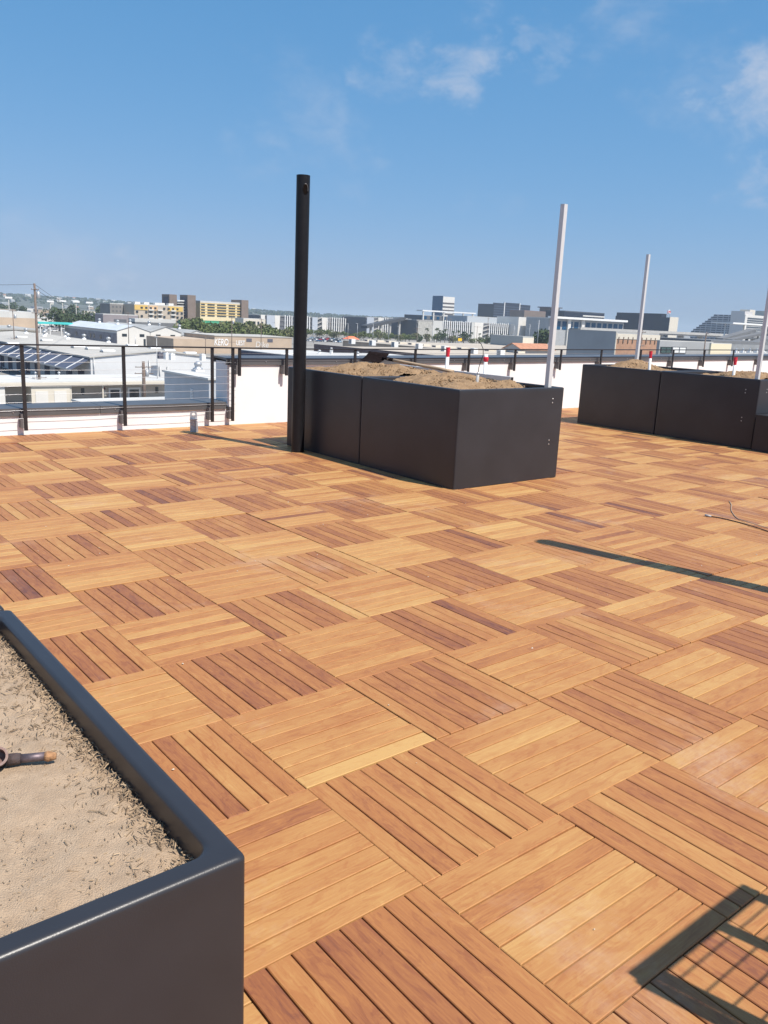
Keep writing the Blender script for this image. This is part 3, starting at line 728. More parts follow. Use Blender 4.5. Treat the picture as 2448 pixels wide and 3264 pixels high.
def face_windows(b, face, c, lo_, hi_, z0, z1, n, rows, wfrac=.6, hfrac=.5, m=None, name='window'):
    """a grid of recess-framed panes on the -x or -y face of a box"""
    st = (hi_-lo_)/n; sz = (z1-z0)/rows
    for r in range(rows):
        for k in range(n):
            a = lo_+st*(k+.5-wfrac/2); bb = lo_+st*(k+.5+wfrac/2); za = z0+sz*(r+.5-hfrac/2); zb = z0+sz*(r+.5+hfrac/2)
            q = MB()
            if face == 'y': q.box(a, bb, c-.12, c-.01, za, zb)
            else: q.box(c-.12, c-.01, a, bb, za, zb)
            q.build(name, m or GLASS, b)
def vent(x, y, z, s, label):
    t = thing('roof_vent', label, 'vent', (x, y, z), 'ventilators on the roofs')
    MB().lathe(x, y, [(.55*s, z-.05), (.5*s, z+.35*s), (.3*s, z+.4*s), (.3*s, z+.8*s)], 10).build('base', WHITEM, t)
    MB().lathe(x, y, [(.32*s, z+.75*s), (.58*s, z+.95*s), (.58*s, z+1.2*s), (.3*s, z+1.4*s), (.05, z+1.45*s)], 10).build('cowl', METAL, t)
    return t
def wpole(label, x, y, z0, z1, r=.16, arms=((.4, 2.4),), group='utility poles among the roofs', boxes=0, m=None, ax='x'):
    p = thing('utility_pole', label, 'pole', (x, y, z0), group)
    MB().tube([(x, y, z0), (x, y, z1)], [r*1.25, r*.8], 8).build('pole', m or POLE, p)
    for d, L in arms:
        a = MB()
        if ax == 'x': a.box(x-L/2, x+L/2, y-.26, y-.16, z1-d-.12, z1-d)
        else: a.box(x-.26, x-.16, y-L/2, y+L/2, z1-d-.12, z1-d)
        a = a.build('crossarm', m or POLE, p)
        for t in (-.45, -.15, .15, .45):
            xx, yy = (x+L*t, y-.21) if ax == 'x' else (x-.21, y+L*t)
            MB().lathe(xx, yy, [(.05, z1-d-.01), (.06, z1-d+.12), (.02, z1-d+.2)], 6).build('insulator', M('insulator', (.3, .3, .32), .3), a)
    for k in range(boxes):
        MB().lathe(x+.55, y-.1-.5*k, [(.32, z1-2.6), (.36, z1-2.4), (.36, z1-1.5), (.1, z1-1.35)], 10).build('transformer', METAL, p)
    return p
def wire(label, pts, r=.03, group='overhead power lines'):
    out = []
    for a, b in zip(pts, pts[1:]):
        a, b = Vector(a), Vector(b); sag = (b-a).length*.018
        out += [a.lerp(b, t)-Vector((0, 0, sag*4*t*(1-t))) for t in np.linspace(0, 1, 10)[:-1]]
    out.append(Vector(pts[-1])); MB().tube(out, r, 5).build('power_line', RUBBER, None, label, 'cable', group)

# --- street-side building with the covered loading front
y0 = on_z(290, 1224, -12.9)[1]; xl = on_y(-160, 1240, y0)[0]; xr = on_y(560, 1230, y0)[0]
fb_ = thing('shop_building', 'low white-roofed building with a covered front just below the railing', 'building', (xl, y0, G))
MB().box(xl, xr, y0+3.4, y0+15, G, -12.9).build('wall', M('shaded_taupe_wall', (.52, .47, .41), var=.06, scale=.4), fb_)  # recessed wall, its shade partly painted into the darker taupe
rf = MB().box(xl-.4, xr+.3, y0, y0+15, -12.899, -12.35).build('roof', WHITEROOF, fb_)
MB().box(xl-.5, xr+.4, y0-.25, y0-.004, -13.05, -12.55).build('fascia', CREAM, fb_)
a0, a1 = on_y(100, 1240, y0)[0], on_y(224, 1240, y0)[0]
bay = MB().box(a0, a1, y0+.15, y0+3.39, G, -12.91).build('projecting_bay', CREAM, fb_)
for f in (.10, .58): MB().box(a0+(a1-a0)*f, a0+(a1-a0)*(f+.32), y0+.06, y0+.149, G+.05, G+2.4).build('bay_door', WHITEWALL, bay)
a2, a3 = on_y(-160, 1240, y0)[0], on_y(16, 1240, y0)[0]
MB().box(a2, a3, y0+.15, y0+3.39, G, -12.91).build('white_bay', WHITEWALL, fb_)
for pa_, pb_ in ((346, 386), (407, 448)):
    u, v = on_y(pa_, 1270, y0+3.4)[0], on_y(pb_, 1270, y0+3.4)[0]
    d_ = MB().box(u, v, y0+3.25, y0+3.39, G+.1, G+2.5).build('window_frame', WHITEM, fb_); MB().box(u+.35, v-.35, y0+3.2, y0+3.249, G+.5, G+2.1).build('pane', GLASS, d_)
for q in (264, 500): u = on_y(q, 1262, y0+3.4)[0]; MB().box(u-.3, u+.3, y0+3.3, y0+3.39, G+1.3, G+2.5).build('small_window', GLASS, fb_)
for q in (226, 328, 462): u = on_y(q, 1262, y0+.4)[0]; MB().box(u-.12, u+.12, y0+.25, y0+.5, G, -12.91).build('canopy_post', CREAM, fb_)
um = on_y(334, 1278, y0+1.4); ub = thing('patio_umbrella', 'closed pale patio umbrella with a maroon tip under the covered front', 'umbrella', (um[0], y0+1.4, G))
MB().lathe(um[0], y0+1.4, [(.05, G), (.05, G+1.0), (.42, G+1.05), (.3, G+1.7), (.1, G+2.5)], 10).build('canopy', CREAM, ub)
MB().lathe(um[0], y0+1.4, [(.14, G+2.35), (.2, G+2.6), (.04, G+2.85)], 8).build('tip', M('maroon', (.16, .03, .03)), ub)
for i, px_ in enumerate((115, 189)):
    c = on_z(px_, 1213, -12.35); c[1] = y0+5.5; c[0] = on_y(px_, 1213, y0+5.5)[0]
    t = thing('roof_pipe', 'white capped vent pipe on the roof over the covered front', 'vent', (c[0], c[1], -12.35), 'capped pipes on the near roof')
    MB().lathe(c[0], c[1], [(.16, -12.36), (.16, -11.3)], 8).build('stack', WHITEM, t); MB().lathe(c[0], c[1], [(.3, -11.32), (.3, -11.1), (.1, -10.95)], 8).build('cap', METAL, t)

# --- the long warehouse behind it
x0, x1, y0, y1, z1 = extent(288, 0, 705, 190, 1141); y1 = y0+150
wh = thing('warehouse', 'long pale warehouse with rows of roof vents and a dark lean-to along its side', 'building', (x0, y0, G))
xm = (x0+x1)/2
MB().prism([(x0, G), (x1, G), (x1, z1), (xm, z1+1.5), (x0, z1)], 'y', y0, y1).build('wall', M('pale_metal_wall', (.60, .61, .62), var=.05, scale=.2), wh)
rf = MB(); n_ = 6
for a, b, za, zb in ((x0-.3, xm, z1+.02, z1+1.54), (xm, x1+.3, z1+1.54, z1+.02)): rf.prism([(a, za), (b, zb), (b, zb+.2), (a, za+.2)], 'y', y0-.3, y1+.3)
rf = rf.build('roof', PALEROOF, wh)
for k in range(26):
    yy = y0+5+k*5.6
    MB().prism([(x0+.2, z1+.235), (xm-.1, z1+1.745), (xm-.1, z1+1.80), (x0+.2, z1+.29)], 'y', yy, yy+.16).build('roof_seam', WHITEROOF, rf)
lt = MB().prism([(x0-4.2, z1-2.6), (x0-.02, z1-.35), (x0-.02, z1-.2), (x0-4.2, z1-2.45)], 'y', y0+.2, y1).build('lean_to_roof', M('dark_metal_roof', (.085, .09, .125), .5, var=.15, scale=.5), wh)
for k in range(18):
    yy = y0+3+k*7.5
    MB().prism([(x0-4.2, z1-2.44), (x0-.05, z1-.19), (x0-.05, z1-.09), (x0-4.2, z1-2.34)], 'y', yy, yy+.45).build('rib', WHITEM, lt)
    MB().box(x0-4.1, x0-3.85, yy, yy+.25, G, z1-2.6).build('lean_to_post', DARKWALL, lt)
MB().box(x0-4.3, x0-4.18, y0+.2, y1, z1-2.75, z1-2.4).build('gutter', METAL, lt)
for k in range(12): MB().box(x0-.06, x0-.01, y0+4+k*8, y0+8+k*8, G+.2, z1-2.9).build('side_panel', DARKWALL, wh)
for px_, py_ in ((30, 1058), (84, 1069), (142, 1078), (217, 1088), (146, 1061), (209, 1071), (268, 1080), (346, 1089)):
    c = on_z(px_, py_, z1+1.0); Z = z1+.2+1.5*(1-min(1, abs(c[0]-xm)/(x1-xm))); vent(c[0], c[1], Z, 1.2, 'mushroom vent on the long pale warehouse roof')
for px_, py_ in ((69, 1076), (149, 1087), (250, 1106), (295, 1112), (344, 1120), (493, 1108), (538, 1115), (605, 1123), (40, 1088), (420, 1100)):
    c = on_z(px_, py_, z1+1.0); X, Y = c[0], c[1]; Z = z1+.42+1.5*(1-min(1, abs(X-xm)/(x1-xm)))
    t = thing('skylight', 'low curved skylight on the long pale warehouse roof', 'skylight', (X, Y, Z), 'skylights on the pale roof')
    MB().box(X-1.5, X+1.5, Y-1.1, Y+1.1, Z-.3, Z).build('curb', GREYROOF, t)
    MB().prism([(Y-1.0, Z), (Y+1.0, Z), (Y+.7, Z+.22), (Y, Z+.32), (Y-.7, Z+.22)], 'x', X-1.4, X+1.4).build('dome', WHITEM, t)
for px_, py_, w_ in ((514, 1136, 1.6), (532, 1138, 1.1), (548, 1140, 1.0), (646, 1142, 1.0)):
    c = on_z(px_, py_, z1+.6); t = thing('air_unit', 'small air conditioning unit on the front edge of the pale warehouse roof', 'air conditioner', (c[0], c[1], z1+.3), 'air units on the pale roof')
    MB().box(c[0]-w_/2, c[0]+w_/2, c[1]-.6, c[1]+.6, z1+.1, z1+1.5).build('housing', WHITEM if w_ < 1.3 else DARKWALL, t); MB().lathe(c[0], c[1], [(.35, z1+1.49), (.35, z1+1.62), (.1, z1+1.63)], 8).build('fan', METAL, t)
for q, (wx, hh) in enumerate(((.42, 2.2), (.5, .9), (.56, .9), (.02, 2.6))):
    X = x0+(x1-x0)*wx
    t = thing('wall_pipe', 'thin standpipe against the pale warehouse front', 'pipe', (X, y0-.3, z1-2.5), 'pipes on the warehouse front'); MB().tube([(X, y0-.3, G), (X, y0-.3, z1-2.5+hh)], .11, 6).build('pipe', METAL, t)

# --- grey penthouse block beyond the low wall, with turbine vent
b, r, (x0, x1, y0, y1, z1) = block('grey_block', 'plain grey block with a turbine vent on its white roof beside the parapet step', 666, 524, 712, 110, 1205, M('blue_grey_wall', (.42, .44, .47), var=.05, scale=.5), WHITEROOF, over=.25, th=.25)
for k in range(7):
    yy = on_x(612, 1240, x0)[1]; MB().box(x0-.09, x0-.01, yy-.35, yy+.35, -8.9-k*.2, -8.8-k*.2).build('louvre_slat', WHITEM, b)
c = on_z(631, 1184, z1); tv = thing('turbine_vent', 'silver turbine ventilator on the roof of the plain grey block', 'vent', (c[0], c[1], z1))
MB().box(c[0]-.7, c[0]+.7, c[1]-.7, c[1]+.7, z1-.01, z1+.3).build('curb', WHITEM, tv); MB().lathe(c[0], c[1], [(.72, z1+.3), (.72, z1+.45), (.45, z1+.55), (.45, z1+.8), (.55, z1+.95), (.5, z1+1.25), (.2, z1+1.42)], 14).build('turbine', GALV, tv)
zf = -12.6; A = on_z(235, 1272, zf); B = on_z(700, 1300, zf)
fl = thing('flat_roof_building', 'flat white roof with a grey edge directly below the low parapet', 'building', (A[0], B[1], G))
MB().box(A[0], B[0]+6, B[1]-3, A[1], G, zf-.3).build('wall', GREYWALL, fl); MB().box(A[0]-.3, B[0]+6.3, B[1]-3.3, A[1]+.3, zf-.299, zf).build('roof', WHITEROOF, fl)
for q in (616, 640):
    c = on_z(q, 1276, zf); t = thing('roof_pipe', 'short white vent pipe on the flat roof before the grey block', 'vent', (c[0], c[1], zf), 'short pipes before the grey block'); MB().lathe(c[0], c[1], [(.2, zf-.01), (.2, zf+1.0), (.27, zf+1.02), (.27, zf+1.2), (.05, zf+1.25)], 8).build('pipe', WHITEM, t)

# --- gabled sheds with white fronts
c0 = at(372, 1054, 420); ys = c0[1]; zb = c0[2]
gx = [c0[0]]+[on_y(q, 1070, ys)[0] for q in (479, 578, 676)]
for k in range(3):
    a, b_ = gx[k]+.1, gx[k+1]-.1; zr = on_y((428, 529, 622)[k], (1039, 1042, 1054)[k], ys)[2]; ze = (zb, zb-.2, zb-1.6)[k]; m_ = (a+b_)/2
    sh = thing('gabled_shed', ('white gabled shed with its shaded side wall painted grey', 'white gabled shed in the middle of the row of three', 'white gabled shed next to the graffiti wall')[k], 'shed', (a, ys, G))
    MB().prism([(a, G), (b_, G), (b_, ze), (m_, zr), (a, ze)], 'y', ys, ys+75).build('wall', WHITEWALL, sh)
    r = MB()
    for p, q, zp, zq in ((a-.4, m_, ze-.1, zr+.05), (m_, b_+.4, zr+.05, ze-.1)): r.prism([(p, zp), (q, zq), (q, zq+.22), (p, zp+.22)], 'y', ys-.35, ys+75.3)
    r.build('roof', (GREYROOF, GREYROOF, GREYROOF)[k] if k else M('pale_blue_roof', (.50, .54, .58), var=.1, scale=.2), sh)
    for f in ((.22, .75), (.25, .72), (.3, .7))[k]: u = a+(b_-a)*f; MB().box(u-1.2, u+1.2, ys-.1, ys-.01, G+4.2, G+5.5).build('window', GLASS, sh)
    if k == 0:
        MB().box(b_-3.4, b_-2.3, ys-.1, ys-.01, G, G+3.2).build('door', GLASS, sh)
        MB().box(a-.12, a-.01, ys+.2, ys+74, G, ze-1.3).build('side_shade_sheet', M('shaded_violet_wall', (.30, .28, .30), var=.2, scale=.3), sh)  # violet-grey sheet paints the shade on the white shed's side
        for t in (8, 20, 29, 34, 42, 55): MB().box(a-.25, a-.121, ys+t, ys+t+2.2, G+2.2, G+4.2).build('side_window', GLASS, sh)
    for t in (20, 45): vent((a+b_)/2, ys+t, zr+.2, 1.5, 'ridge vent on the white gabled sheds')

# --- graffiti wall
c = at(684, 1071, 372); x1 = on_y(930, 1085, c[1])[0]
gw = thing('graffiti_wall', 'tan block wall with large white graffiti letters', 'wall', (c[0], c[1], G)); gy = c[1]
MB().box(c[0], x1, gy, gy+30, G, c[2]).build('wall', TANWALL, gw)
lx = on_y(553, 1090, gy)[0]; MB().box(lx, c[0]-.003, gy+.02, gy+28, G, c[2]-1.5).build('lower_wall', TANWALL, gw)
MB().box(c[0]-.2, x1+.2, gy-.2, gy+30.2, c[2]+.001, c[2]+.3).build('coping', PALEROOF, gw)
for q in (795, 862): u = on_y(q, 1080, gy)[0]; MB().box(u-1.6, u+1.2, gy-.08, gy-.01, c[2]-2.2, c[2]-.7).build('vent_window', DARKWALL, gw)
def text_mesh(s_, size, x, y, z, m, parent, name='graffiti', ext=.02, rot='y', shear=0, xs=1.0):
    cu = bpy.data.curves.new(name, 'FONT'); cu.body = s_; cu.size = size; cu.extrude = ext; cu.offset = .012*size; cu.shear = shear
    o = bpy.data.objects.new(name, cu); COL.objects.link(o)
    me = bpy.data.meshes.new_from_object(o.evaluated_get(bpy.context.evaluated_depsgraph_get())); bpy.data.objects.remove(o)
    mb = MB(); mb.add([(x+v.co.x*xs, y-v.co.z, z+v.co.y) for v in me.vertices], [tuple(p.vertices) for p in me.polygons]); bpy.data.meshes.remove(me)
    return mb.build(name, m, parent)
WP = M('white_spray_paint', (.80, .79, .78))
p = on_y(682, 1102, gy); text_mesh('KERO', 4.1, p[0], gy-.1, p[2]+.2, WP, gw, shear=.1, xs=.66)
p = on_y(752, 1102, gy); text_mesh('UEST', 3.0, p[0], gy-.1, p[2]+.2, WP, gw, xs=.66)
p = on_y(813, 1108, gy); text_mesh('Dike', 3.6, p[0], gy-.1, p[2]+.2, M('faded_spray_paint', (.62, .58, .54)), gw, shear=.15)
# --- tan warehouse, teal canopy, grey roof on the far left
b, r, (x0, x1, y0, y1, z1) = block('tan_warehouse', 'wide tan warehouse with a white roof edge on the far left', -140, -500, 115, 335, 986, TANWALL, WHITEROOF, th=2.2)
c = at(122, 1026, 480); MB().box(c[0], c[0]+18, c[1], c[1]+9, c[2]-1.0, c[2]).build('canopy_roof', TEAL)
tc = thing('teal_canopy', 'turquoise flat canopy beyond the long warehouse', 'canopy', (c[0], c[1], G)); o = bpy.data.objects['canopy_roof']; o.parent = tc; o.location = (-c[0], -c[1], -G)
for dx in (1, 6, 12, 17): MB().box(c[0]+dx, c[0]+dx+.4, c[1]+1, c[1]+1.4, G, c[2]-1.0).build('post', WHITEM, tc)
b, r, (x0, x1, y0, y1, z1) = block('grey_roof_shed', 'shed with a slate grey roof and ridge vents left of the big utility pole', -60, -600, 118, 300, 1044, CREAM, GREYROOF, over=.6, th=.5)
for k in range(5):
    c = on_z(12+k*24, 1030, z1); vent(c[0], c[1], z1, 1.3, 'dark ridge vent on the slate grey roof')
# --- roofs beyond the tall parapet
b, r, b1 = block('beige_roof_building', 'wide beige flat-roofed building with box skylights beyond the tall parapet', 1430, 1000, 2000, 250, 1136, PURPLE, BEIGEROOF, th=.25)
x0, x1, y0, y1, z1 = b1
x1 = x0+150
for o in list(b.children): bpy.data.objects.remove(o)
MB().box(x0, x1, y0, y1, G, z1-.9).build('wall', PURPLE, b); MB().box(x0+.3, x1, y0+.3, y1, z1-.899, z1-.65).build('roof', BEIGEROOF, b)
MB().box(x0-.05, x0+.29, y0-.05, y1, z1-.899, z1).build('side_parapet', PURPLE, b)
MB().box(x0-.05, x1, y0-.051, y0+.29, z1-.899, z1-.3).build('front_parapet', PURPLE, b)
b2 = thing('beige_roof_annex', 'pale beige roof continuing behind the wide beige roof', 'building', (x0+58, y1, G))
MB().box(x0+58, x0+260, y1+.01, y1+62, G, z1-.9).build('wall', TANWALL, b2); MB().box(x0+57.7, x0+260, y1+.02, y1+62.3, z1-.899, z1-.6).build('roof', BEIGEROOF, b2)
def skybox(px_, py_, w, h, d, label, name, zz):
    c = on_z(px_, py_, zz); t = thing(name, label, 'skylight', (c[0], c[1], zz), 'boxes on the beige roof')
    MB().box(c[0]-w/2, c[0]+w/2, c[1]-d/2, c[1]+d/2, zz-.02, zz+h).build('housing', WHITEM if name == 'roof_unit' else CREAM, t)
    MB().box(c[0]-w/2-.05, c[0]-w/2-.002, c[1]-d/2+.3, c[1]+d/2-.3, zz+.15, zz+h-.15).build('dark_face', GREYWALL if name == 'roof_unit' else DARKWALL, t)
for i, (px_, py_) in enumerate(((1122, 1096), (1187, 1101), (1258, 1106), (1335, 1112), (1417, 1120), (1510, 1128), (1595, 1135))): skybox(px_, py_, 2.0, 2.0, 2.0, 'white box ventilator on the wide beige roof', 'roof_unit', z1-.65)
for i, (px_, py_) in enumerate(((1177, 1088), (1209, 1090), (1245, 1092), (1280, 1096), (1317, 1099), (1355, 1103), (1394, 1107), (1435, 1110), (1475, 1114), (1562, 1119), (1610, 1122), (1655, 1126))): skybox(px_, py_, 4.0, .8, 2.5, 'low slanted skylight in the row across the beige roof', 'roof_skylight', z1-.65)
b, r, nb = block('dark_parapet_building', 'nearer pale roof with a dark wedge-shaped side wall just over the coping', 958, 762, 1180, 212, 1136, M('navy_shade_wall', (.06, .065, .10), var=.1, scale=.3), WHITEROOF, th=.2)  # side wall's shade is painted into the navy colour
b, r, nb2 = block('low_dark_roof_building', 'low building with a dark fascia band under the beige roof edge', 1056, 985, 1300, 228, 1131, M('charcoal_fascia', (.075, .065, .075), var=.2, scale=.4), WHITEROOF, th=.2)
c = on_z(1056, 1129, nb2[4]); t = thing('roof_tank', 'upright white tank on the roof by the dark fascia band', 'tank', (c[0], c[1], nb2[4])); MB().lathe(c[0], c[1], [(.45, nb2[4]-.02), (.45, nb2[4]+1.5), (.5, nb2[4]+1.52), (.2, nb2[4]+1.75)], 12).build('tank', WHITEM, t)
for q, py_ in ((1018, 1128), (1140, 1134)): c = on_z(q, py_, nb2[4]); vent(c[0], c[1], nb2[4], .8, 'small white vent on the roof by the dark fascia band')
# --- buildings right of the aluminium post
b, r, (x0, x1, y0, y1, z1) = block('grey_brick_block', 'tall windowless block with a smooth grey side and a tan brick front', 1964, 1811, 2103, 200, 1056, GREYWALL, GREYROOF, th=.2)
MB().box(x0+.25, x1, y0-.15, y0-.005, G, z1-1.7).build('brick_front', BRICK, b); MB().box(x0-.06, x0+.24, y0-.2, y0-.004, G, z1-.22).build('corner_trim', CREAM, b); MB().box(x0+.25, x1+.1, y0-.25, y0-.004, z1-1.69, z1-.5).build('cornice', CREAM, b)
for k in range(9):
    u = x0+.8+k*(x1-x0-1)/9; MB().box(u, u+.35, y0-.3, y0-.251, z1-2.6, z1-1.2).build('downpipe', POLE, b)
b, r, (x0, x1, y0, y1, z1) = block('window_building', 'low grey building with a wide white framed window beside the brick front', 2104, 2095, 2275, 185, 1084, GREYWALL, WHITEROOF, th=.15)
for pa_, pb_ in ((2104, 2138), (2140, 2186)):
    u, v = on_y(pa_, 1115, y0)[0], on_y(pb_, 1115, y0)[0]; za, zb = on_y(pa_, 1126, y0)[2], on_y(pa_, 1105, y0)[2]
    f = MB().box(u, v, y0-.16, y0-.01, za, zb).build('window', GLASS if pa_ == 2104 else INTERIOR, b)
    for k in range(2): MB().box(u+(v-u)*(.05+.47*k), u+(v-u)*(.45+.47*k), y0-.22, y0-.161, za+.15, zb-.15).build('pane', M('bright_blind', (.72, .74, .74)) if pa_ != 2104 else M('green_glass', (.06, .10, .10), .2), f)
b, r, (x0, x1, y0, y1, z1) = block('cream_panel_building', 'small building with plain cream panels beside the row of roof ducts', 2268, 2262, 2333, 190, 1093, M('cream_panel', (.70, .62, .45)), WHITEROOF, th=.15)
for k in range(6):
    a = on_z(2345+k*22, 1122, -4.4); t = thing('roof_duct', 'white duct and fan unit in the row on the roofs near the station', 'duct', (a[0], a[1], -4.6), 'ducts on the roofs near the station')
    MB().box(a[0]-.9, a[0]+.9, a[1]-.7, a[1]+.7, -4.62, -3.6).build('unit', WHITEM, t); MB().tube([(a[0], a[1]-1.6, -3.9), (a[0], a[1], -3.7), (a[0]+1.4, a[1]+.6, -3.3)], .28, 8).build('duct', METAL, t)
dk = on_z(2330, 1128, -4.62); MB().box(dk[0]-4, dk[0]+75, dk[1]-8, dk[1]+26, G, -4.62).build('duct_roof_building', GREYROOF, None, 'flat grey roof carrying the row of white ducts', 'building')
b, r, e = block('plain_grey_hall', 'plain grey-green hall behind the parked cars', 1667, 1564, 1702, 430, 1072, M('grey_green_wall', (.30, .33, .34)), GREYROOF, th=.2)
MB().box(e[0]+.02, e[1], e[2]-.12, e[2]-.01, G, e[4]-.6).build('front', CREAM, b)
# red roofed house
c = at(1660, 1113, 330); x1 = on_y(1765, 1113, c[1])[0]; zr = on_y(1700, 1097, c[1]+4)[2]
rh = thing('tile_roof_house', 'house with a long reddish tile roof and grey gable end', 'house', (c[0], c[1], G))
MB().prism([(c[1], G), (c[1]+9, G), (c[1]+9, c[2]), (c[1]+4.5, zr), (c[1], c[2])], 'x', c[0], x1).build('wall', GREYWALL, rh)
rr_ = MB()
for p, q, zp, zq in ((c[1]-.8, c[1]+4.5, c[2]-.3, zr+.08), (c[1]+4.5, c[1]+9.8, zr+.08, c[2]-.3)): rr_.prism([(p, zp), (q, zq), (q, zq+.2), (p, zp+.2)], 'x', c[0]-.5, x1+.5)
rr_.build('roof', REDTILE, rh)

# ------------------------------------------------------------------ farther blocks
def slab(name, label, pl, pr, D, ytop, wm, rm, face='y', depth=25, th=.4, pc=None, cat='building'):
    """a block whose visible long face runs along x (face 'y') or along y (face 'x') between two sight lines"""
    if face == 'y': x0, x1, y0, y1, z1 = extent(pl, None, pr, D, ytop); y1 = y0+depth
    else: x0, x1, y0, y1, z1 = extent(pr, pl, None, D, ytop); x1 = x0+depth
    b = thing(name, label, cat, (x0, y0, G)); hull(b, x0, x1, y0, y1, G, z1-th, wm, rm, 0, th)
    return b, (x0, x1, y0, y1, z1)
# yellow and brown apartment block with its stair towers
b, (x0, x1, y0, y1, z1) = slab('apartment_block', 'pale yellow apartment slab with brown stair towers', 638, 770, 700, 958, M('yellow_slab_wall', (.70, .60, .38), var=.06, scale=.1), WHITEROOF, depth=18, th=1.6)
zg = on_y(700, 1012, y0)[2]; st = (z1-1.8-zg)/5
for r in range(5):
    zz = zg+st*(r+.30)
    for f0, f1 in ((.02, .11), (.17, .34), (.40, .62), (.68, .84), (.89, .98)):
        w = MB().box(x0+(x1-x0)*f0, x0+(x1-x0)*f1, y0-.25, y0-.02, zz, zz+st*.42).build('window', GLASS, b)
    MB().box(x0, x1, y0-.14, y0-.021, zz+st*.55, zz+st*.78).build('yellow_band', YELLOW, b)
for pa_, pb_, yt, dep in ((598, 624, 940, 12), (770, 792, 956, 16), (540, 564, 938, 12)):
    u, v = on_y(pa_, 960, y0-2)[0], on_y(pb_, 960, y0-2)[0]; zt = on_y(pa_, yt, y0-2)[2]
    t = MB().box(u, v, y0-2, y0+dep, G, zt).build('stair_tower', BROWN, b)
    MB().box(u-.15, u-.01, y0, y0+dep-3, zg, zt-2).build('tower_recess', DARKWALL, t)
u, v = on_y(564, 960, y0+3)[0], on_y(598, 960, y0+3)[0]
ga = MB().box(u, v, y0+6, y0+14, G, on_y(580, 962, y0+3)[2]).build('gallery_wing', INTERIOR, b)
for r in range(6): zz = zg+1+r*st*.95; MB().box(u+.1, v-.1, y0+2.5, y0+5.99, zz, zz+.9).build('gallery_rail', CONC if r < 5 else WHITEM, ga)
# orange topped housing
b, (x0, x1, y0, y1, z1) = slab('orange_housing', 'beige housing row with orange top storey before the stair towers', 428, 585, 640, 968, M('beige_housing_wall', (.47, .40, .32), var=.08, scale=.1), WHITEROOF, depth=20, th=.6)
for f0, f1, m_ in ((0, .26, YELLOW), (.29, .46, M('peach_panel', (.66, .45, .26))), (.68, .98, YELLOW)): MB().box(x0+(x1-x0)*f0, x0+(x1-x0)*f1, y0-.3, y0-.02, z1-4.2, z1-.7).build('top_storey_panel', m_, b)
for r in range(4):
    for k in range(11):
        if (k*7+r*3) % 5 == 0: continue
        u = x0+(x1-x0)*(k+.3)/11; MB().box(u, u+1.7, y0-.42, y0-.31, z1-3.2-r*3.0, z1-1.8-r*3.0).build('window', GLASS, b)
    for k in (3, 5, 8): u = x0+(x1-x0)*k/11; MB().box(u, u+4, y0-1.2, y0-.31, z1-4.3-r*3.0, z1-3.4-r*3).build('balcony', WHITEWALL, b)
for f in (.12, .3, .52, .62, .8): c = x0+(x1-x0)*f; MB().box(c-2, c+2, y0+5, y0+9, z1, z1+1.5).build('roof_house', WHITEWALL, b)
b, e = slab('grey_housing', 'dull grey-brown housing wing joined to the orange housing', 350, 427, 655, 966, M('dull_grey_wall', (.22, .21, .20), var=.1, scale=.1), WHITEROOF, depth=20, th=.5)
face_windows(b, 'y', e[2], e[0]+1, e[1]-1, e[4]-13, e[4]-1, 6, 4, .4, .4, INTERIOR)
b, e = slab('purple_shed', 'dull mauve flat building with a dark opening before the housing', 328, 440, 560, 1000, M('mauve_wall', (.27, .24, .25), var=.1, scale=.1), WHITEROOF, depth=14)
MB().box(e[0]+(e[1]-e[0])*.3, e[0]+(e[1]-e[0])*.66, e[2]-.1, e[2]-.01, G, e[4]-3).build('opening', INTERIOR, b)
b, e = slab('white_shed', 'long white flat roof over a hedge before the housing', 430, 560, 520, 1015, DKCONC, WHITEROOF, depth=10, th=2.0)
b, e = slab('green_awning_market', 'market hall with a long green awning', 596, 740, 610, 1020, WHITEWALL, M('green_roof', (.02, .20, .11), .6), depth=14, th=3.2)
for k in range(9): u = e[0]+(e[1]-e[0])*(k+.3)/9; MB().box(u, u+.5, e[2]-3, e[2]-2.5, G, e[4]-3.2).build('awning_post', WHITEM, b)
MB().prism([(e[2]-3.2, e[4]-3.4), (e[2]-.01, e[4]-2.2), (e[2]-.01, e[4]-.4)], 'x', e[0], e[1]).build('awning', GREEN, b)
b, e = slab('cream_corner_building', 'small cream two-storey building behind the row of trees', 776, 846, 600, 1014, CREAM, WHITEROOF, depth=12)
face_windows(b, 'y', e[2], e[0]+1, e[1]-1, e[4]-5, e[4]-1.2, 5, 1, .5, .6)
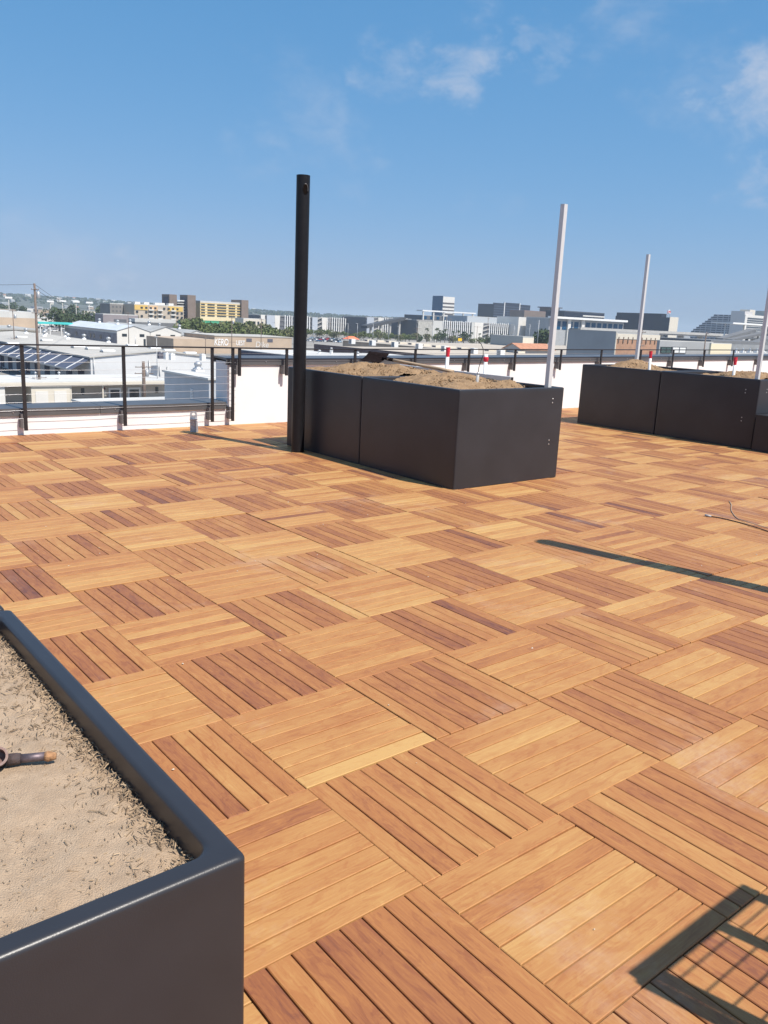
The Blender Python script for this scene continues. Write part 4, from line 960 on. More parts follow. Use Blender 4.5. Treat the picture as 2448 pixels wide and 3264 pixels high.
# finned parking structures
def garage(name, label, pl, pr, D, ytop, parts, fin_n, tint):
    b, (x0, x1, y0, y1, z1) = slab(name, label, pl, pr, D, ytop, INTERIOR, CONC, depth=40, th=.6)
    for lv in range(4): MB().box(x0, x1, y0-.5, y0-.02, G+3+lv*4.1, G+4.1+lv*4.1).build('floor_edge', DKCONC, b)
    for kind, p0, p1 in parts:
        u, v = on_y(p0, ytop+20, y0)[0], on_y(p1, ytop+20, y0)[0]
        if kind == 'blank': MB().box(u, v, y0-1.4, y0-.51, G, z1-.2).build('blank_panel', tint, b)
        elif kind == 'white': MB().prism([(u-1.2, z1), (v, z1), (v-.8, G), (u, G)], 'y', y0-1.6, y0-.52).build('white_panel', WHITEWALL, b)
        elif kind == 'perf': MB().box(u, v, y0-1.2, y0-.51, G, z1-1).build('screen_panel', M('perforated_screen', (.40, .39, .36), var=.2, scale=.5), b)
        elif kind == 'stair':
            for q in range(4): MB().prism([(u, G+2+q*4), (v, G+4+q*4), (v, G+5+q*4), (u, G+3+q*4)], 'y', y0-1.2, y0-.6).build('stair_flight', CONC, b)
        else:
            nf = max(3, int(fin_n*(p1-p0)/100))
            for q in range(nf):
                w = (v-u)/nf; MB().box(u+w*(q+.1), u+w*(q+.42), y0-1.15, y0-.6, G+2.5, z1+random.uniform(-.2, .9)).build('fin', WHITEM, b)
    return b, (x0, x1, y0, y1, z1)
garage('finned_garage', 'parking structure clad in pale vertical fins beside the black column', 826, 1170, 800, 1003, (('white', 832, 842), ('blank', 848, 876), ('white', 876, 890), ('fin', 905, 990), ('blank', 993, 1010), ('stair', 1010, 1024), ('white', 1026, 1040), ('fin', 1041, 1166)), 15, M('blue_grey_panel', (.42, .46, .52)))
garage('ramp_garage', 'finned parking structure behind the rising concrete ramp', 1166, 1312, 830, 1010, (('blank', 1167, 1189), ('stair', 1189, 1204), ('white', 1205, 1217), ('fin', 1218, 1306)), 15, M('blue_grey_panel', (.42, .46, .52)))
gb, ge = garage('screened_garage', 'parking structure with a grey screen and white fins under a roof canopy', 1328, 1690, 780, 1019, (('perf', 1330, 1376), ('blank', 1377, 1407), ('fin', 1408, 1499), ('blank', 1500, 1511), ('white', 1512, 1537), ('stair', 1538, 1556), ('fin', 1557, 1683)), 16, M('light_panel', (.52, .52, .50)))
# ramp rising to the right
a = at(1170, 1038, 760); c = at(1316, 1012, 780); rpn = thing('concrete_ramp', 'rising concrete ramp on piers before the finned garages', 'ramp', (a[0], a[1], G))
MB().add([(a[0], a[1], a[2]-2.5), (c[0], a[1], c[2]-2.8), (c[0], a[1], c[2]), (a[0], a[1], a[2]), (a[0], a[1]+9, a[2]-2.5), (c[0], a[1]+9, c[2]-2.8), (c[0], a[1]+9, c[2]), (a[0], a[1]+9, a[2])], [(0, 1, 2, 3), (5, 4, 7, 6), (3, 2, 6, 7), (0, 4, 5, 1), (1, 5, 6, 2), (4, 0, 3, 7)]).build('deck', M('ramp_painted_shade', (.06, .065, .075)), rpn)  # dark colour paints the ramp face as if in shade
for f in (.15, .4, .65, .9): x = a[0]+(c[0]-a[0])*f; MB().box(x-.8, x+.8, a[1]+2, a[1]+4, G, a[2]-2.6+(c[2]-a[2])*f).build('pier', CONC, rpn)
# roof canopies and blocks over the screened garage
b, e = slab('canopy_hall', 'glazed upper hall under a thin white roof canopy', 1347, 1505, 900, 1004, INTERIOR, WHITEROOF, depth=30, th=.3)
zt = on_y(1400, 995, e[2])[2]; MB().box(e[0]-2, e[1]+4, e[2]-2, e[2]+8, zt, zt+1.4).build('canopy', WHITEM, b)
for k in range(6): u = e[0]+(e[1]-e[0])*k/5; MB().box(u-.7, u+.7, e[2]-1.5, e[2]-.2, G, zt).build('canopy_column', WHITEWALL, b)
for k in range(8): u = e[0]+(e[1]-e[0])*(k+.2)/8; MB().box(u, u+4, e[2]-.19, e[2]-.02, e[4]-4, e[4]-1).build('pane', BLUEGLASS, b)
b, e = slab('grey_wall_hall', 'long blank grey hall behind the white fins', 1490, 1656, 880, 1007, M('soft_grey_wall', (.40, .43, .46)), CONC, depth=30)
b, e = slab('white_hall', 'bright white hall stepping behind the big dark tree', 1654, 1752, 860, 1010, WHITEWALL, WHITEROOF, depth=30)
for f in (.3, .45): u = e[0]+(e[1]-e[0])*f; MB().box(u, u+7, e[2]-.2, e[2]-.02, e[4]-15, e[4]-8).build('grey_bay', GREYWALL, b)
b, e = slab('white_frame_station', 'white framed station hall with dark glazing right of the aluminium post', 1752, 1990, 840, 1012, GREYWALL, WHITEROOF, depth=30, th=.8)
for k in range(13): u = e[0]+(e[1]-e[0])*(k+.15)/13; MB().box(u, u+(e[1]-e[0])/13*.68, e[2]-.3, e[2]-.02, e[4]-11, e[4]-3).build('glazing', BLUEGLASS, b)
MB().box(e[0]-3, e[1], e[2]-5, e[2]-.31, e[4]-.6, e[4]+1.4).build('canopy', WHITEM, b)
for f in (.03, .22, .4): u = e[0]+(e[1]-e[0])*f; MB().box(u, u+4.5, e[2]-2, e[2]-.32, G, e[4]-.7).build('white_pier', WHITEWALL, b)
# towers on the skyline
x0, x1, y0, y1, z1 = extent(1413, 1380, 1450, 1500, 945)
tw = thing('glass_tower', 'office tower with a blue glass side and white banded front', 'tower', (x0, y0, G))
MB().box(x0, x1, y0, y1, G, z1).build('core', WHITEWALL, tw); MB().box(x0-.6, x0-.02, y0, y1, G, z1+1).build('glass_side', BLUEGLASS, tw)
for r in range(9): zz = z1-12.5-r*6.2; MB().box(x0+.2, x1-.5, y0-.5, y0-.02, zz, zz+2.4).build('window_band', M('bronze_glass', (.10, .085, .08), .3), tw)
x0, x1, y0, y1, z1 = extent(1572, 1560, 1688, 1650, 962)
tw = thing('dark_office_tower', 'wide dark office tower in three bays on the skyline', 'tower', (x0, y0, G))
MB().box(x0, x1, y0, y0+40, G, z1-4).build('core', NAVY, tw)
for f0, f1, dz in ((0, .27, -1.5), (.29, .69, 0), (.71, 1, -2)):
    u, v = x0+(x1-x0)*f0, x0+(x1-x0)*f1; w = MB().box(u, v, y0-3, y0-.02, G, z1+dz).build('bay', NAVY, tw)
    for r in range(12): zz = z1-8-r*4.6; MB().box(u+.2, v-.2, y0-3.3, y0-3.02, zz, zz+.9).build('spandrel', M('blue_grey_spandrel', (.07, .09, .13), .4), w)
for f in (.28, .70): u = x0+(x1-x0)*f; MB().box(u-.9, u+.9, y0-3.6, y0-.03, G, z1+1).build('mullion', WHITEM, tw)
b, e = slab('brown_long_building', 'long low brown building with a raised end below the dark tower', 1672, 1790, 1300, 989, BROWN, M('brown_roof', (.22, .15, .13)), depth=30, th=1.5)
u = e[0]+(e[1]-e[0])*.66; MB().box(u, e[1]-6, e[2]-1, e[2]+20, G, e[4]+6).build('raised_end', BROWN, b); MB().box(u-3, e[1]-3, e[2]-4, e[2]+22, e[4]+6, e[4]+7.5).build('raised_roof', DARKWALL, b)
b, e = slab('striped_office', 'low office with white stripes and dark glass bands', 1800, 1928, 1250, 990, NAVY, M('dark_roof', (.06, .07, .09)), depth=35, th=1.5)
for r, f in ((1, .45), (2, .40), (3, .0)): MB().box(e[0]+(e[1]-e[0])*f, e[1], e[2]-.7, e[2]-.02, e[4]-2.5-r*4.2, e[4]-.6-r*4.2).build('white_band', WHITEWALL, b)
x0, x1, y0, y1, z1 = extent(2135, 1962, 2162, 1250, 1012)
nb_ = thing('navy_office', 'long navy glass office with a cream end wall carrying a rooftop sign', 'building', (x0, y0, G))
MB().box(x0, x1, y0, y1, G, z1).build('core', NAVY, nb_); MB().box(x0-.02, x1+.2, y0-.6, y0-.02, G, z1+.8).build('end_wall', CREAM, nb_)
MB().box(x0+2, x1-8, y0+14, y1, z1+.01, z1+5).build('penthouse', NAVY, nb_); MB().box(x0-.7, x0-.03, y0+4, y1, G, G+11).build('podium', CREAM, nb_)
for k in range(20): yy = y0+6+(y1-y0-8)*k/20; MB().box(x0-.9, x0-.71, yy, yy+3.2, G+6, G+9.5).build('podium_window', GLASS, nb_)
c = on_x(2135, 1004, x0+6); zt = z1
sg = thing('rooftop_sign', 'square red and white sign standing on the navy office roof', 'sign', (c[0], c[1], zt+.5))
a = at(2128, 990, 1262); w = 7.4
MB().box(a[0], a[0]+w, a[1]-.5, a[1], zt+5.2, a[2]).build('panel', M('sign_red', (.62, .06, .06)), sg)
MB().tube([(a[0]+w*(.5+.30*math.cos(t)), a[1]-.7, (zt+5.2)*.32+a[2]*.68+2.2*math.sin(t)) for t in np.linspace(.4, 5.0, 12)], .62, 6).build('emblem', WHITEM, sg)
MB().box(a[0]+.3, a[0]+w-.3, a[1]-.7, a[1]-.51, zt+5.5, zt+5.5+(a[2]-zt-5)*.30).build('lower_band', WHITEM, sg)
for f in (.15, .8): MB().box(a[0]+w*f, a[0]+w*f+.4, a[1]-.4, a[1]-.1, zt+.01, zt+5.21).build('leg', METAL, sg)
# stepped hotel
x0, x1, y0, y1, z1 = extent(2333, 2280, 2420, 1400, 1004)
ht = thing('stepped_hotel', 'stepped pale hotel with banded balconies and a white core', 'hotel', (x0, y0, G)); fl_h = (z1-G-8)/12
HB, HG = M('hotel_band', (.40, .42, .46)), M('hotel_recess', (.05, .065, .10))
for r in range(12):
    zz = z1-(r+1)*fl_h; yl = on_x(2272-max(0, r-0)*8.5 if r < 8 else 2206, 1030, x0)[1]
    lv = MB().box(x0, x0+22, y0, yl, zz, zz+fl_h).build('storey', HG, ht)
    MB().box(x0-1.2, x0-.02, y0, yl, zz-.1, zz+fl_h*.42).build('balcony_band', HB, lv)
    nb5 = int((yl-y0)/9)
    for k in range(nb5): yy = y0+k*9+4; MB().box(x0-1.0, x0-.03, yy, yy+1.0, zz+fl_h*.42, zz+fl_h*.9).build('partition', HB, lv)
MB().box(x0-3, x0+20, y0-22, y0-.05, G, z1+6).build('core', M('hotel_core', (.55, .53, .52)), ht)
MB().box(x0-3.2, x1, y0-23.5, y0-22.02, G, z1+1).build('south_front', WHITEWALL, ht)
for r in range(10): zz = z1-3-r*fl_h; MB().box(x0+4, x0+(x1-x0)*.62, y0-24.2, y0-23.52, zz-fl_h*.5, zz).build('window_band', GLASS, ht)
MB().box(x0+(x1-x0)*.66, x1-3, y0-24.3, y0-23.53, G, z1).build('dark_shaft', NAVY, ht)
for f, w_ in ((.18, 16), (.75, 9)): u = x0+(x1-x0)*f; MB().box(u, u+w_, y0-20, y0-4, z1+1.0, z1+9).build('roof_block', CREAM, ht)
b, e = slab('hotel_wing', 'far banded wing of the stepped hotel behind the last aluminium post', 2418, 2560, 1480, 1012, HG, WHITEROOF, depth=25)
for r in range(9): zz = e[4]-5-r*4.6; MB().box(e[0], e[1], e[2]-1, e[2]-.02, zz, zz+2).build('balcony_band', HB, b)
# viaduct
vd0 = at(1850, 1043, 700); zv = vd0[2]-1.0; vx = vd0[0]; vy = vd0[1]
vi = thing('viaduct', 'long elevated concrete roadway on piers crossing before the hotel', 'viaduct', (vx, vy, G)); VL = 520
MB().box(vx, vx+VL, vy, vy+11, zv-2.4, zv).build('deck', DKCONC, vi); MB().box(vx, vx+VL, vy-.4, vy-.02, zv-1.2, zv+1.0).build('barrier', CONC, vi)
for k in range(15): x = vx+20+k*34; MB().box(x-1.6, x+1.6, vy+3, vy+8, G, zv-2.4).build('pier', CONC, vi)
# station canopy and inclined trusses at the right
a = at(2311, 1029, 420); c = on_y(2475, 1031, a[1])
ss = thing('station_canopy', 'thin white station canopy on slim columns over inclined ramps', 'canopy', (a[0], a[1], G))
MB().box(a[0], c[0]+20, a[1]-4, a[1]+7, a[2]-.35, a[2]+.35).build('roof', WHITEM, ss)
for f in (.05, .4, .75): x = a[0]+(c[0]-a[0])*f; MB().tube([(x, a[1]+1, G), (x, a[1]+1, a[2]-.35)], .3, 8).build('column', WHITEM, ss)
for (p0, q0, p1, q1) in ((2305, 1082, 2410, 1052), (2335, 1085, 2448, 1060), (2395, 1100, 2470, 1075)):
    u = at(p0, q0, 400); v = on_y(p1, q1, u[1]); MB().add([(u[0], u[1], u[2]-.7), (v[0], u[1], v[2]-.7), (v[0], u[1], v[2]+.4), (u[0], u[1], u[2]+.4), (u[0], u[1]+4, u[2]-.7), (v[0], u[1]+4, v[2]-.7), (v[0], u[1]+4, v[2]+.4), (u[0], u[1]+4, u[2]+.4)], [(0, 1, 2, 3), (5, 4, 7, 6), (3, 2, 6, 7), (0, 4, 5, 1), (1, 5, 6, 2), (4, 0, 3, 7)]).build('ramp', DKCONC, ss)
    for f in (.2, .5, .8): xx = u[0]+(v[0]-u[0])*f; MB().box(xx-.3, xx+.3, u[1]+1, u[1]+1.6, G, u[2]-.7+(v[2]-u[2])*f).build('ramp_pier', CONC, ss)
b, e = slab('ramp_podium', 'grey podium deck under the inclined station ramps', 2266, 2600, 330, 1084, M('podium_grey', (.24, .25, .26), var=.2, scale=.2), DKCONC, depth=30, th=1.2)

# ------------------------------------------------------------------ hills on the skyline
V = []; F = []; nx, ny = 90, 10
hz = smooth_noise(31, 90, 9)
pxs = np.linspace(-700, 1500, nx)
for k, p_ in enumerate(pxs):
    t = max(0.0, min(1.0, (1150-p_)/1150)); H = (6+27*t**1.0+hz[k, 20]*16*(0.4+t))
    for q in range(ny):
        f = q/(ny-1); D = 2600+f*2600; d = at(p_, 990, D); V.append((d[0], d[1], G-1+(H+17)*math.sin(min(1, f*1.25)*math.pi/2)**1.3+hz[k, q*8]*8*f))
for k in range(nx-1):
    for q in range(ny-1): F.append((k*ny+q, (k+1)*ny+q, (k+1)*ny+q+1, k*ny+q+1))
MB().add(V, F, True).build('hills', M('hill_scrub', (.045, .06, .04), .95, var=.5, scale=.02, col2=(.13, .13, .10), detail=8), kind='structure')
HILL = np.array(V).reshape(nx, ny, 3)

# ------------------------------------------------------------------ trees
def leaf_mat(n, c, c2): return mat(n, c, .9, var=.6, scale=.6, col2=c2)
LEAF = [leaf_mat('foliage_dark', (.03, .05, .022), (.075, .11, .045)), leaf_mat('foliage_mid', (.06, .09, .028), (.16, .19, .065)), leaf_mat('foliage_olive', (.08, .095, .04), (.19, .19, .09))]
def crown_mesh(seed, n, rx, rz, m, leaf=.75):
    r_ = np.random.default_rng(seed); mb = MB(); lob = [(r_.normal(0, .45, 3), r_.uniform(.45, .75)) for _ in range(9)]
    for _ in range(n):
        c, R = lob[r_.integers(len(lob))]; d = r_.normal(0, 1, 3); d /= np.linalg.norm(d); p = c*np.array([1, 1, .8])+d*R*r_.uniform(.6, 1.05)
        p = p*np.array([rx, rx, rz]); a = r_.normal(0, 1, 3); a /= np.linalg.norm(a); b = np.cross(a, r_.normal(0, 1, 3)); b /= np.linalg.norm(b); s_ = leaf*r_.uniform(.5, 1.3)
        mb.add([p-a*s_, p+b*s_*.6, p+a*s_, p-b*s_*.6], [(0, 1, 2, 3)])
    return mb
def make_tree(seed, kind, h, rx):
    t = thing('tree', 'tree', 'tree', (0, 0, 0)); cz = h*.64; rz = h*.36
    mb = MB(); mb.tube([(0, 0, -.5), (.05, 0, h*.25), (-.1, .1, h*.5), (0, 0, h*.7)], [.28, .22, .15, .06], 7)
    for a in range(4): an = a*1.7+seed; mb.tube([(0, 0, h*.32), (math.cos(an)*rx*.3, math.sin(an)*rx*.3, h*.5), (math.cos(an)*rx*.6, math.sin(an)*rx*.6, h*.66)], [.14, .1, .04], 5)
    mb.build('trunk', POLE, t)
    c = crown_mesh(seed, 520, rx, rz, None, leaf=h*.075); c.v = [(x, y, z+cz) for x, y, z in c.v]; c.build('crown', LEAF[kind], t)
    return t
PROTO = [make_tree(3, 0, 11, 5.0), make_tree(4, 1, 9, 4.6), make_tree(5, 1, 8, 4.0), make_tree(6, 2, 9, 4.4), make_tree(7, 0, 15, 6.5)]
used = set()
def put_tree(k, p, sc, label, group):
    if k not in used: used.add(k); t = PROTO[k]
    else: t = copy_tree(PROTO[k])
    t.location = p; t.rotation_euler = (0, 0, random.uniform(0, 6)); t.scale = (sc*random.uniform(.9, 1.15), sc*random.uniform(.9, 1.15), sc)
    tag(t, label, 'tree', group)
def ground_at(px_, D): c = at(px_, 1050, D); return (c[0], c[1], G)
big = ground_at(1737, 560); put_tree(4, big, 1.22, 'big dark round tree behind the tile roofed house', None)
rows = [('leafy green tree in the row behind the graffiti wall', 'trees behind the graffiti wall', 560, 930, 500, 24, 1.25, (1, 2, 3, 1)),
        ('green street tree in the row before the finned garages', 'street trees before the finned garages', 960, 1335, 700, 24, .80, (1, 2, 1, 3)),
        ('dark hedge-like tree before the orange housing', 'dark trees before the orange housing', 435, 590, 470, 9, .62, (0, 3, 0)),
        ('dark tree beyond the turquoise canopy', 'dark trees beyond the turquoise canopy', 175, 315, 640, 7, 1.05, (0,)),
        ('scrubby tree near the screened garage', 'scrub trees by the screened garage', 1335, 1560, 690, 10, .75, (0, 3, 1))]
for label, grp, p0, p1, D, n_, sc, ks in rows:
    for k in range(n_):
        put_tree(ks[k % len(ks)], ground_at(p0+(p1-p0)*(k+random.uniform(.1, .9))/n_, D*random.uniform(.95, 1.1)), sc*random.uniform(.75, 1.2), label, grp)
for k in range(26):
    pp = random.uniform(740, 1330) if k < 16 else random.uniform(-20, 430); put_tree(0 if k % 2 else 4, ground_at(pp, random.uniform(950, 1250)), random.uniform(.9, 1.45), 'distant dark tree breaking the low skyline', 'trees on the low skyline')
def palm_proto():
    t = thing('palm_tree', 'palm', 'tree', (0, 0, 0)); MB().tube([(0, 0, -.5), (.1, 0, 5), (0, .1, 11)], [.3, .22, .18], 7).build('trunk', POLE, t); mb = MB()
    for k in range(26):
        a = k*2.4; up = random.uniform(-.5, 1.0); L = random.uniform(2.0, 3.0); d = Vector((math.cos(a), math.sin(a), up)).normalized(); sd3 = Vector((-math.sin(a), math.cos(a), 0))*.45
        p0 = Vector((0, .1, 11)); p1 = p0+d*L*.55; p2 = p0+d*L+Vector((0, 0, -.9)); mb.add([p0, p1-sd3, p2, p1+sd3], [(0, 1, 2, 3)])
    mb.build('crown', LEAF[0], t); return t
pal = palm_proto()
for k, (pp, D, sc) in enumerate(((1362, 700, 1.0), (1394, 690, 1.05), (1420, 705, 1.0), (1445, 690, .9), (1462, 705, .95), (1480, 700, .85), (1505, 720, .85), (1530, 720, .8), (1570, 730, .8), (1600, 725, .85), (1622, 730, .8), (437 , 610, 1.0), (1640, 735, .75))):
    t = pal if k == 0 else copy_tree(pal); t.location = ground_at(pp, D); t.scale = (sc, sc, sc); t.rotation_euler = (0, 0, k*1.3)
    tag(t, 'small dark palm tree standing before the screened garage' if pp > 500 else 'single palm tree before the orange housing', 'tree', 'palms before the screened garage' if pp > 500 else None)
    if pp <= 500 and 'group' in t: del t['group']
# wooded slopes (one mass) and hillside houses
mb = MB(); r_ = np.random.default_rng(77)
for _ in range(2600):
    k = r_.integers(0, nx-1); q = r_.uniform(2, ny-1.01); q0 = int(q); f = q-q0; fk = r_.random()
    p = (HILL[k, q0]*(1-f)+HILL[k, q0+1]*f)*(1-fk)+(HILL[k+1, q0]*(1-f)+HILL[k+1, q0+1]*f)*fk; s_ = r_.uniform(4, 11)
    for a in range(3): an = r_.uniform(0, 3); mb.add([(p[0]-s_*math.cos(an), p[1]-s_*math.sin(an), p[2]-1), (p[0]+s_*math.cos(an), p[1]+s_*math.sin(an), p[2]-1), (p[0]+s_*.6*math.cos(an), p[1]+s_*.6*math.sin(an), p[2]+s_*.9), (p[0]-s_*.6*math.cos(an), p[1]-s_*.6*math.sin(an), p[2]+s_*.8)], [(0, 1, 2, 3)])
mb.build('hillside_woods', LEAF[0], None, 'dark scrub and trees covering the far hills', 'trees', kind='stuff')
HW = [WHITEWALL, CREAM, TANWALL, GREYWALL]
for k in range(75):
    kk = int(r_.integers(20, 62)); q = int(r_.integers(1, ny-1)); p = HILL[kk, q]; w, d, h = r_.uniform(9, 26), r_.uniform(8, 14), r_.uniform(4, 8)
    h_ = thing('hillside_house', 'small pale house scattered among the trees on the far hills', 'house', (p[0], p[1], p[2]-2), 'houses on the far hills')
    MB().box(p[0]-w/2, p[0]+w/2, p[1]-d/2, p[1]+d/2, p[2]-3, p[2]+h).build('wall', HW[k % 4], h_); MB().prism([(p[1]-d/2-.6, p[2]+h), (p[1]+d/2+.6, p[2]+h), (p[1], p[2]+h+2.5)], 'x', p[0]-w/2-.6, p[0]+w/2+.6).build('roof', (WHITEROOF, GREYROOF, REDTILE)[k % 3], h_)
RM = [WHITEROOF, WHITEROOF, BEIGEROOF, GREYROOF]
for k in range(95):
    if k < 55: pp = r_.uniform(-120, 800); D = r_.uniform(680, 2400)
    else: pp = r_.uniform(1000, 2600); D = r_.uniform(900, 2300)
    c = ground_at(pp, D); w, d, h = r_.uniform(14, 48), r_.uniform(12, 30), r_.uniform(4.5, 9.5)
    h_ = thing('distant_building', 'low flat-roofed building in the distant industrial district', 'building', c, 'low buildings of the distant district')
    MB().box(c[0], c[0]+w, c[1], c[1]+d, G, G+h).build('wall', HW[k % 4], h_); MB().box(c[0]-.3, c[0]+w+.3, c[1]-.3, c[1]+d+.3, G+h+.001, G+h+.5).build('roof', RM[k % 4], h_)
    if k % 2: MB().box(c[0]+w*.1, c[0]+w*.9, c[1]-.2, c[1]-.01, G+1.5, G+h*.6).build('window_strip', GLASS, h_)

# ------------------------------------------------------------------ parked cars
CP = [M('car_white', (.78, .78, .78), .25), M('car_silver', (.45, .46, .48), .25, metal=.5), M('car_black', (.02, .02, .025), .2), M('car_blue', (.04, .10, .22), .25), M('car_red', (.40, .03, .03), .25), M('car_pale_blue', (.35, .48, .58), .3)]
def car_proto(m):
    t = thing('parked_car', 'car', 'car', (0, 0, 0))
    MB().prism([(-2.2, .35), (2.2, .35), (2.25, .75), (1.5, .92), (-1.9, .98), (-2.25, .8)], 'x', -.88, .88).build('body', m, t)
    MB().prism([(-1.7, .97), (1.15, .93), (.55, 1.45), (-1.2, 1.47)], 'x', -.78, .78).build('cabin', GLASS, t)
    MB().prism([(-1.2, 1.471), (.55, 1.451), (.5, 1.50), (-1.15, 1.51)], 'x', -.74, .74).build('cabin_roof', m, t)
    for x in (-.8, .8):
        for y in (-1.4, 1.35): MB().tube([(x-.12, y, .33), (x+.12, y, .33)], .33, 10).build('wheel', RUBBER, t)
    return t
cp = [car_proto(m) for m in CP]; cu_ = set(); names = ['white', 'silver', 'black', 'blue', 'red', 'pale blue']
def put_car(ci, p, rz, where, grp):
    if ci not in cu_: cu_.add(ci); t = cp[ci]
    else: t = copy_tree(cp[ci])
    t.location = p; t.rotation_euler = (0, 0, rz); tag(t, names[ci]+' car parked '+where, 'car', grp)
for n_, (p0, p1, D0, D1, cnt, where, grp) in enumerate(((985, 1100, 600, 670, 26, 'in the lot before the street trees', 'cars in the lot before the street trees'), (1425, 1580, 620, 690, 30, 'in the lot before the palm trees', 'cars in the lot before the palm trees'), (118, 320, 600, 700, 28, 'beyond the turquoise canopy', 'cars beyond the turquoise canopy'))):
    for k in range(cnt):
        ci = (0, 1, 0, 2, 0, 3, 1, 0, 5, 4)[(k*7+n_) % 10] if k > 5 else k
        put_car(ci, ground_at(p0+(p1-p0)*((k*.618) % 1), D0+(D1-D0)*(k % 3)/2), (0, math.pi/2)[k % 2 and n_ != 1], where, grp)
# tents and banner
c = ground_at(1120, 610); tn_ = thing('orange_tent', 'orange peaked tent roof beside the car lot', 'tent', c); zt = at(1120, 1072, 610)[2]; ze = at(1120, 1081, 610)[2]
MB().add([(c[0]-5, c[1]-4, ze), (c[0]+5, c[1]-4, ze), (c[0]+5, c[1]+4, ze), (c[0]-5, c[1]+4, ze), (c[0]-2.5, c[1], zt), (c[0]+2.5, c[1], zt)], [(0, 1, 5, 4), (1, 2, 5), (2, 3, 4, 5), (3, 0, 4)]).build('roof', ORANGE, tn_)
for dx in (-4.8, 4.8): MB().box(c[0]+dx-.1, c[0]+dx+.1, c[1]-3.9, c[1]-3.7, G, ze).build('pole', WHITEM, tn_)
c = at(1466, 1083, 520); bn = thing('yellow_banner', 'bright yellow banner sign near the palm trees', 'sign', (c[0], c[1], G))
MB().box(c[0]-1.6, c[0]+1.6, c[1]-.1, c[1], c[2]-.8, c[2]+.9).build('banner', M('banner_yellow', (.85, .50, .02)), bn)
for dx in (-1.5, 1.5): MB().box(c[0]+dx-.06, c[0]+dx+.06, c[1]+.01, c[1]+.12, G, c[2]+.9).build('pole', METAL, bn)

# ------------------------------------------------------------------ poles, lamps and wires
tp = at(104, 903, 168); bp_ = wpole('tall wooden utility pole with crossarms rising past the long warehouse', tp[0]+.3, tp[1], G, tp[2], .24, ((1.0, 1.4), (5.2, 1.6), (12.6, 2.4), (17, 2.6)), None, 1)
w0 = (tp[0]+.3, tp[1], tp[2]-.15)
l0 = at(-400, 880, 150); r0 = at(331, 950, 420); wire('thin power line from the tall utility pole toward the unseen left', [w0, l0]); wire('thin power line from the tall utility pole toward the distant housing', [w0, r0], .035)
r1 = at(334, 953, 420); wire('lower thin power line sagging toward the distant housing', [(w0[0], w0[1], w0[2]-.8), (r1[0], r1[1], r1[2])], .035)
for px_, yt, yb, D, arms, lab, bx in ((40, 985, 1055, 260, ((.5, 2.2), (8, 2.0)), 'dark pole with a grey transformer before the tan warehouse', 1), (408, 995, 1090, 400, ((.4, 2.6),), 'dark thin pole before the first white gable', 0), (739, 1010, 1106, 330, ((.4, 2.4), (9.5, 4)), 'dark leaning utility pole before the white graffiti letters', 1), (833, 1015, 1110, 350, ((.5, 2.4),), 'dark utility pole at the faded graffiti', 0), (655, 1075, 1110, 360, ((.6, 2.0),), 'short pole before the tan lower wall', 0), (1053, 1010, 1050, 620, ((.5, 2.6),), 'slim pole before the long row of fins', 0), (1437, 1015, 1068, 560, ((.5, 3),), 'slim pole before the white fins', 0), (1331, 1045, 1090, 500, ((.3, 6),), 'pole with one long arm before the grey screen', 0), (1522, 1040, 1085, 520, ((.3, 6),), 'pole with a long arm before the white panel', 0), (1557, 1012, 1085, 540, ((.5, 2.2),), 'tall slim pole beside the white fins', 0), (2047, 1052, 1128, 185, ((.4, 2.2), (3.2, 2.2)), 'dark pole with bent arms against the brick front', 0), (2252, 1058, 1128, 170, ((.3, .9),), 'black lamp-like pole before the grey building with the wide window', 0)):
    t_ = at(px_, yt, D); wpole(lab, t_[0], t_[1], G, t_[2], .14 if D > 300 else .13, arms, None, bx)
for px_, yt, D in ((1719, 1020, 520), (431, 1070, 395), (480, 1085, 395)):
    t_ = at(px_, yt, D); wpole('plain pale pole without crossarm among the roofs', t_[0], t_[1], G, t_[2], .17, (), 'plain pale poles', 0, METAL)
t_ = at(457, 1152, 150); wpole('thick pole with transformers and brackets above the covered front', t_[0], t_[1], G, t_[2], .32, ((.9, 3.2), (2.0, 3.4)), None, 1)
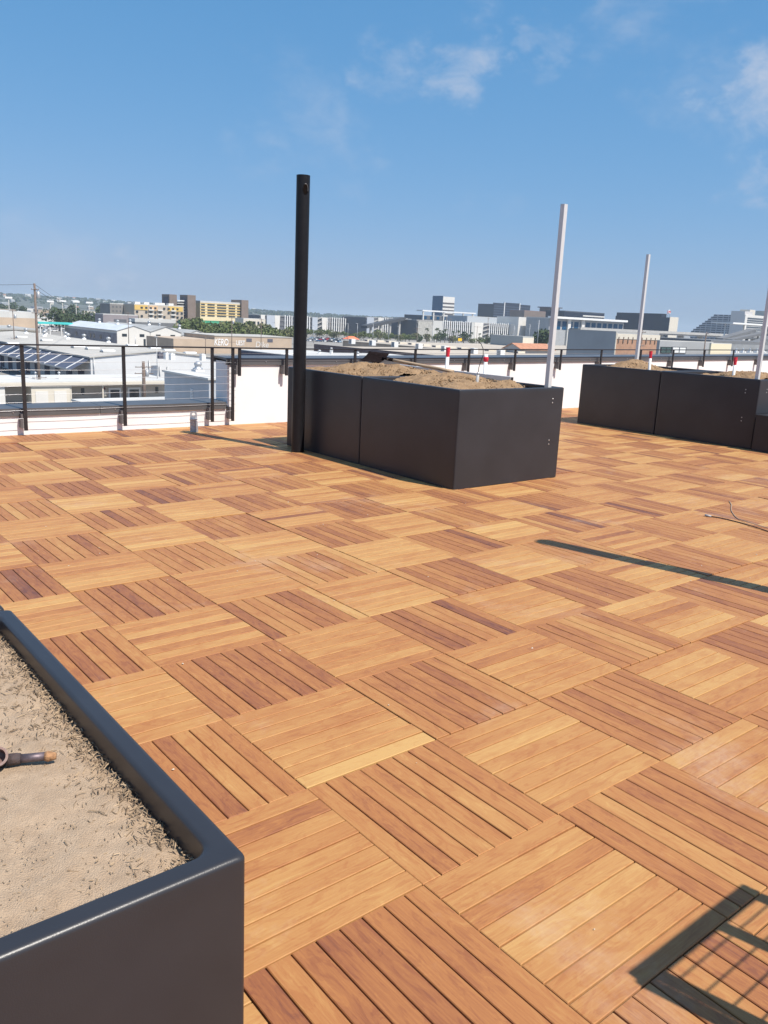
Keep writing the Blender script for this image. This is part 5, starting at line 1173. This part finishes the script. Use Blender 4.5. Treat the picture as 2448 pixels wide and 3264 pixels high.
t_ = at(499, 1075, 175); sl = thing('street_lamp', 'slim street lamp before the long pale warehouse', 'lamp', (t_[0], t_[1], G)); MB().tube([(t_[0], t_[1], G), (t_[0], t_[1], t_[2])], [.1, .06], 8).build('pole', METAL, sl); MB().box(t_[0]-.5, t_[0]+.15, t_[1]-.15, t_[1]+.15, t_[2], t_[2]+.2).build('head', METAL, sl)
for px_, yt in ((27, 951), (160, 963), (199, 962), (242, 964), (284, 967), (386, 972)):
    t_ = at(px_, yt, 700); sl = thing('light_mast', 'tall pale floodlight mast with a flat head over the car lot', 'lamp', (t_[0], t_[1], G), 'floodlight masts over the car lot')
    MB().tube([(t_[0], t_[1], G), (t_[0], t_[1], t_[2])], [.42, .3], 8).build('mast', CONC, sl); MB().box(t_[0]-2.6, t_[0]+2.6, t_[1]-.8, t_[1]+.8, t_[2]-.1, t_[2]+1.2).build('head', WHITEM, sl)
for k in range(14):
    pp = (690, 722, 770, 875, 960, 1000, 1110, 1140, 1190, 1240, 1272, 1380, 1640, 1690)[k]; t_ = at(pp, random.uniform(1028, 1048), 560)
    sl = thing('street_lamp', 'slim pale lamp post standing among the street trees', 'lamp', (t_[0], t_[1], G), 'lamp posts among the street trees'); MB().tube([(t_[0], t_[1], G), (t_[0], t_[1], t_[2])], [.16, .1], 6).build('pole', METAL, sl); MB().box(t_[0]-1.5, t_[0]+.2, t_[1]-.2, t_[1]+.2, t_[2]-.05, t_[2]+.2).build('arm', METAL, sl)

# ------------------------------------------------------------------ air
hm = bpy.data.materials.new('air_haze'); hm.use_nodes = True; hn = hm.node_tree.nodes; hn.clear()
ho = hn.new('ShaderNodeOutputMaterial'); pv = hn.new('ShaderNodeVolumePrincipled'); pv.inputs['Density'].default_value = .00013; pv.inputs['Color'].default_value = (.74, .87, 1.0, 1); pv.inputs['Anisotropy'].default_value = 0.0
hm.node_tree.links.new(pv.outputs[0], ho.inputs['Volume'])
MB().box(-9500, 12500, -9500, 14500, G-1.2, 100).build('haze', hm, kind='stuff')
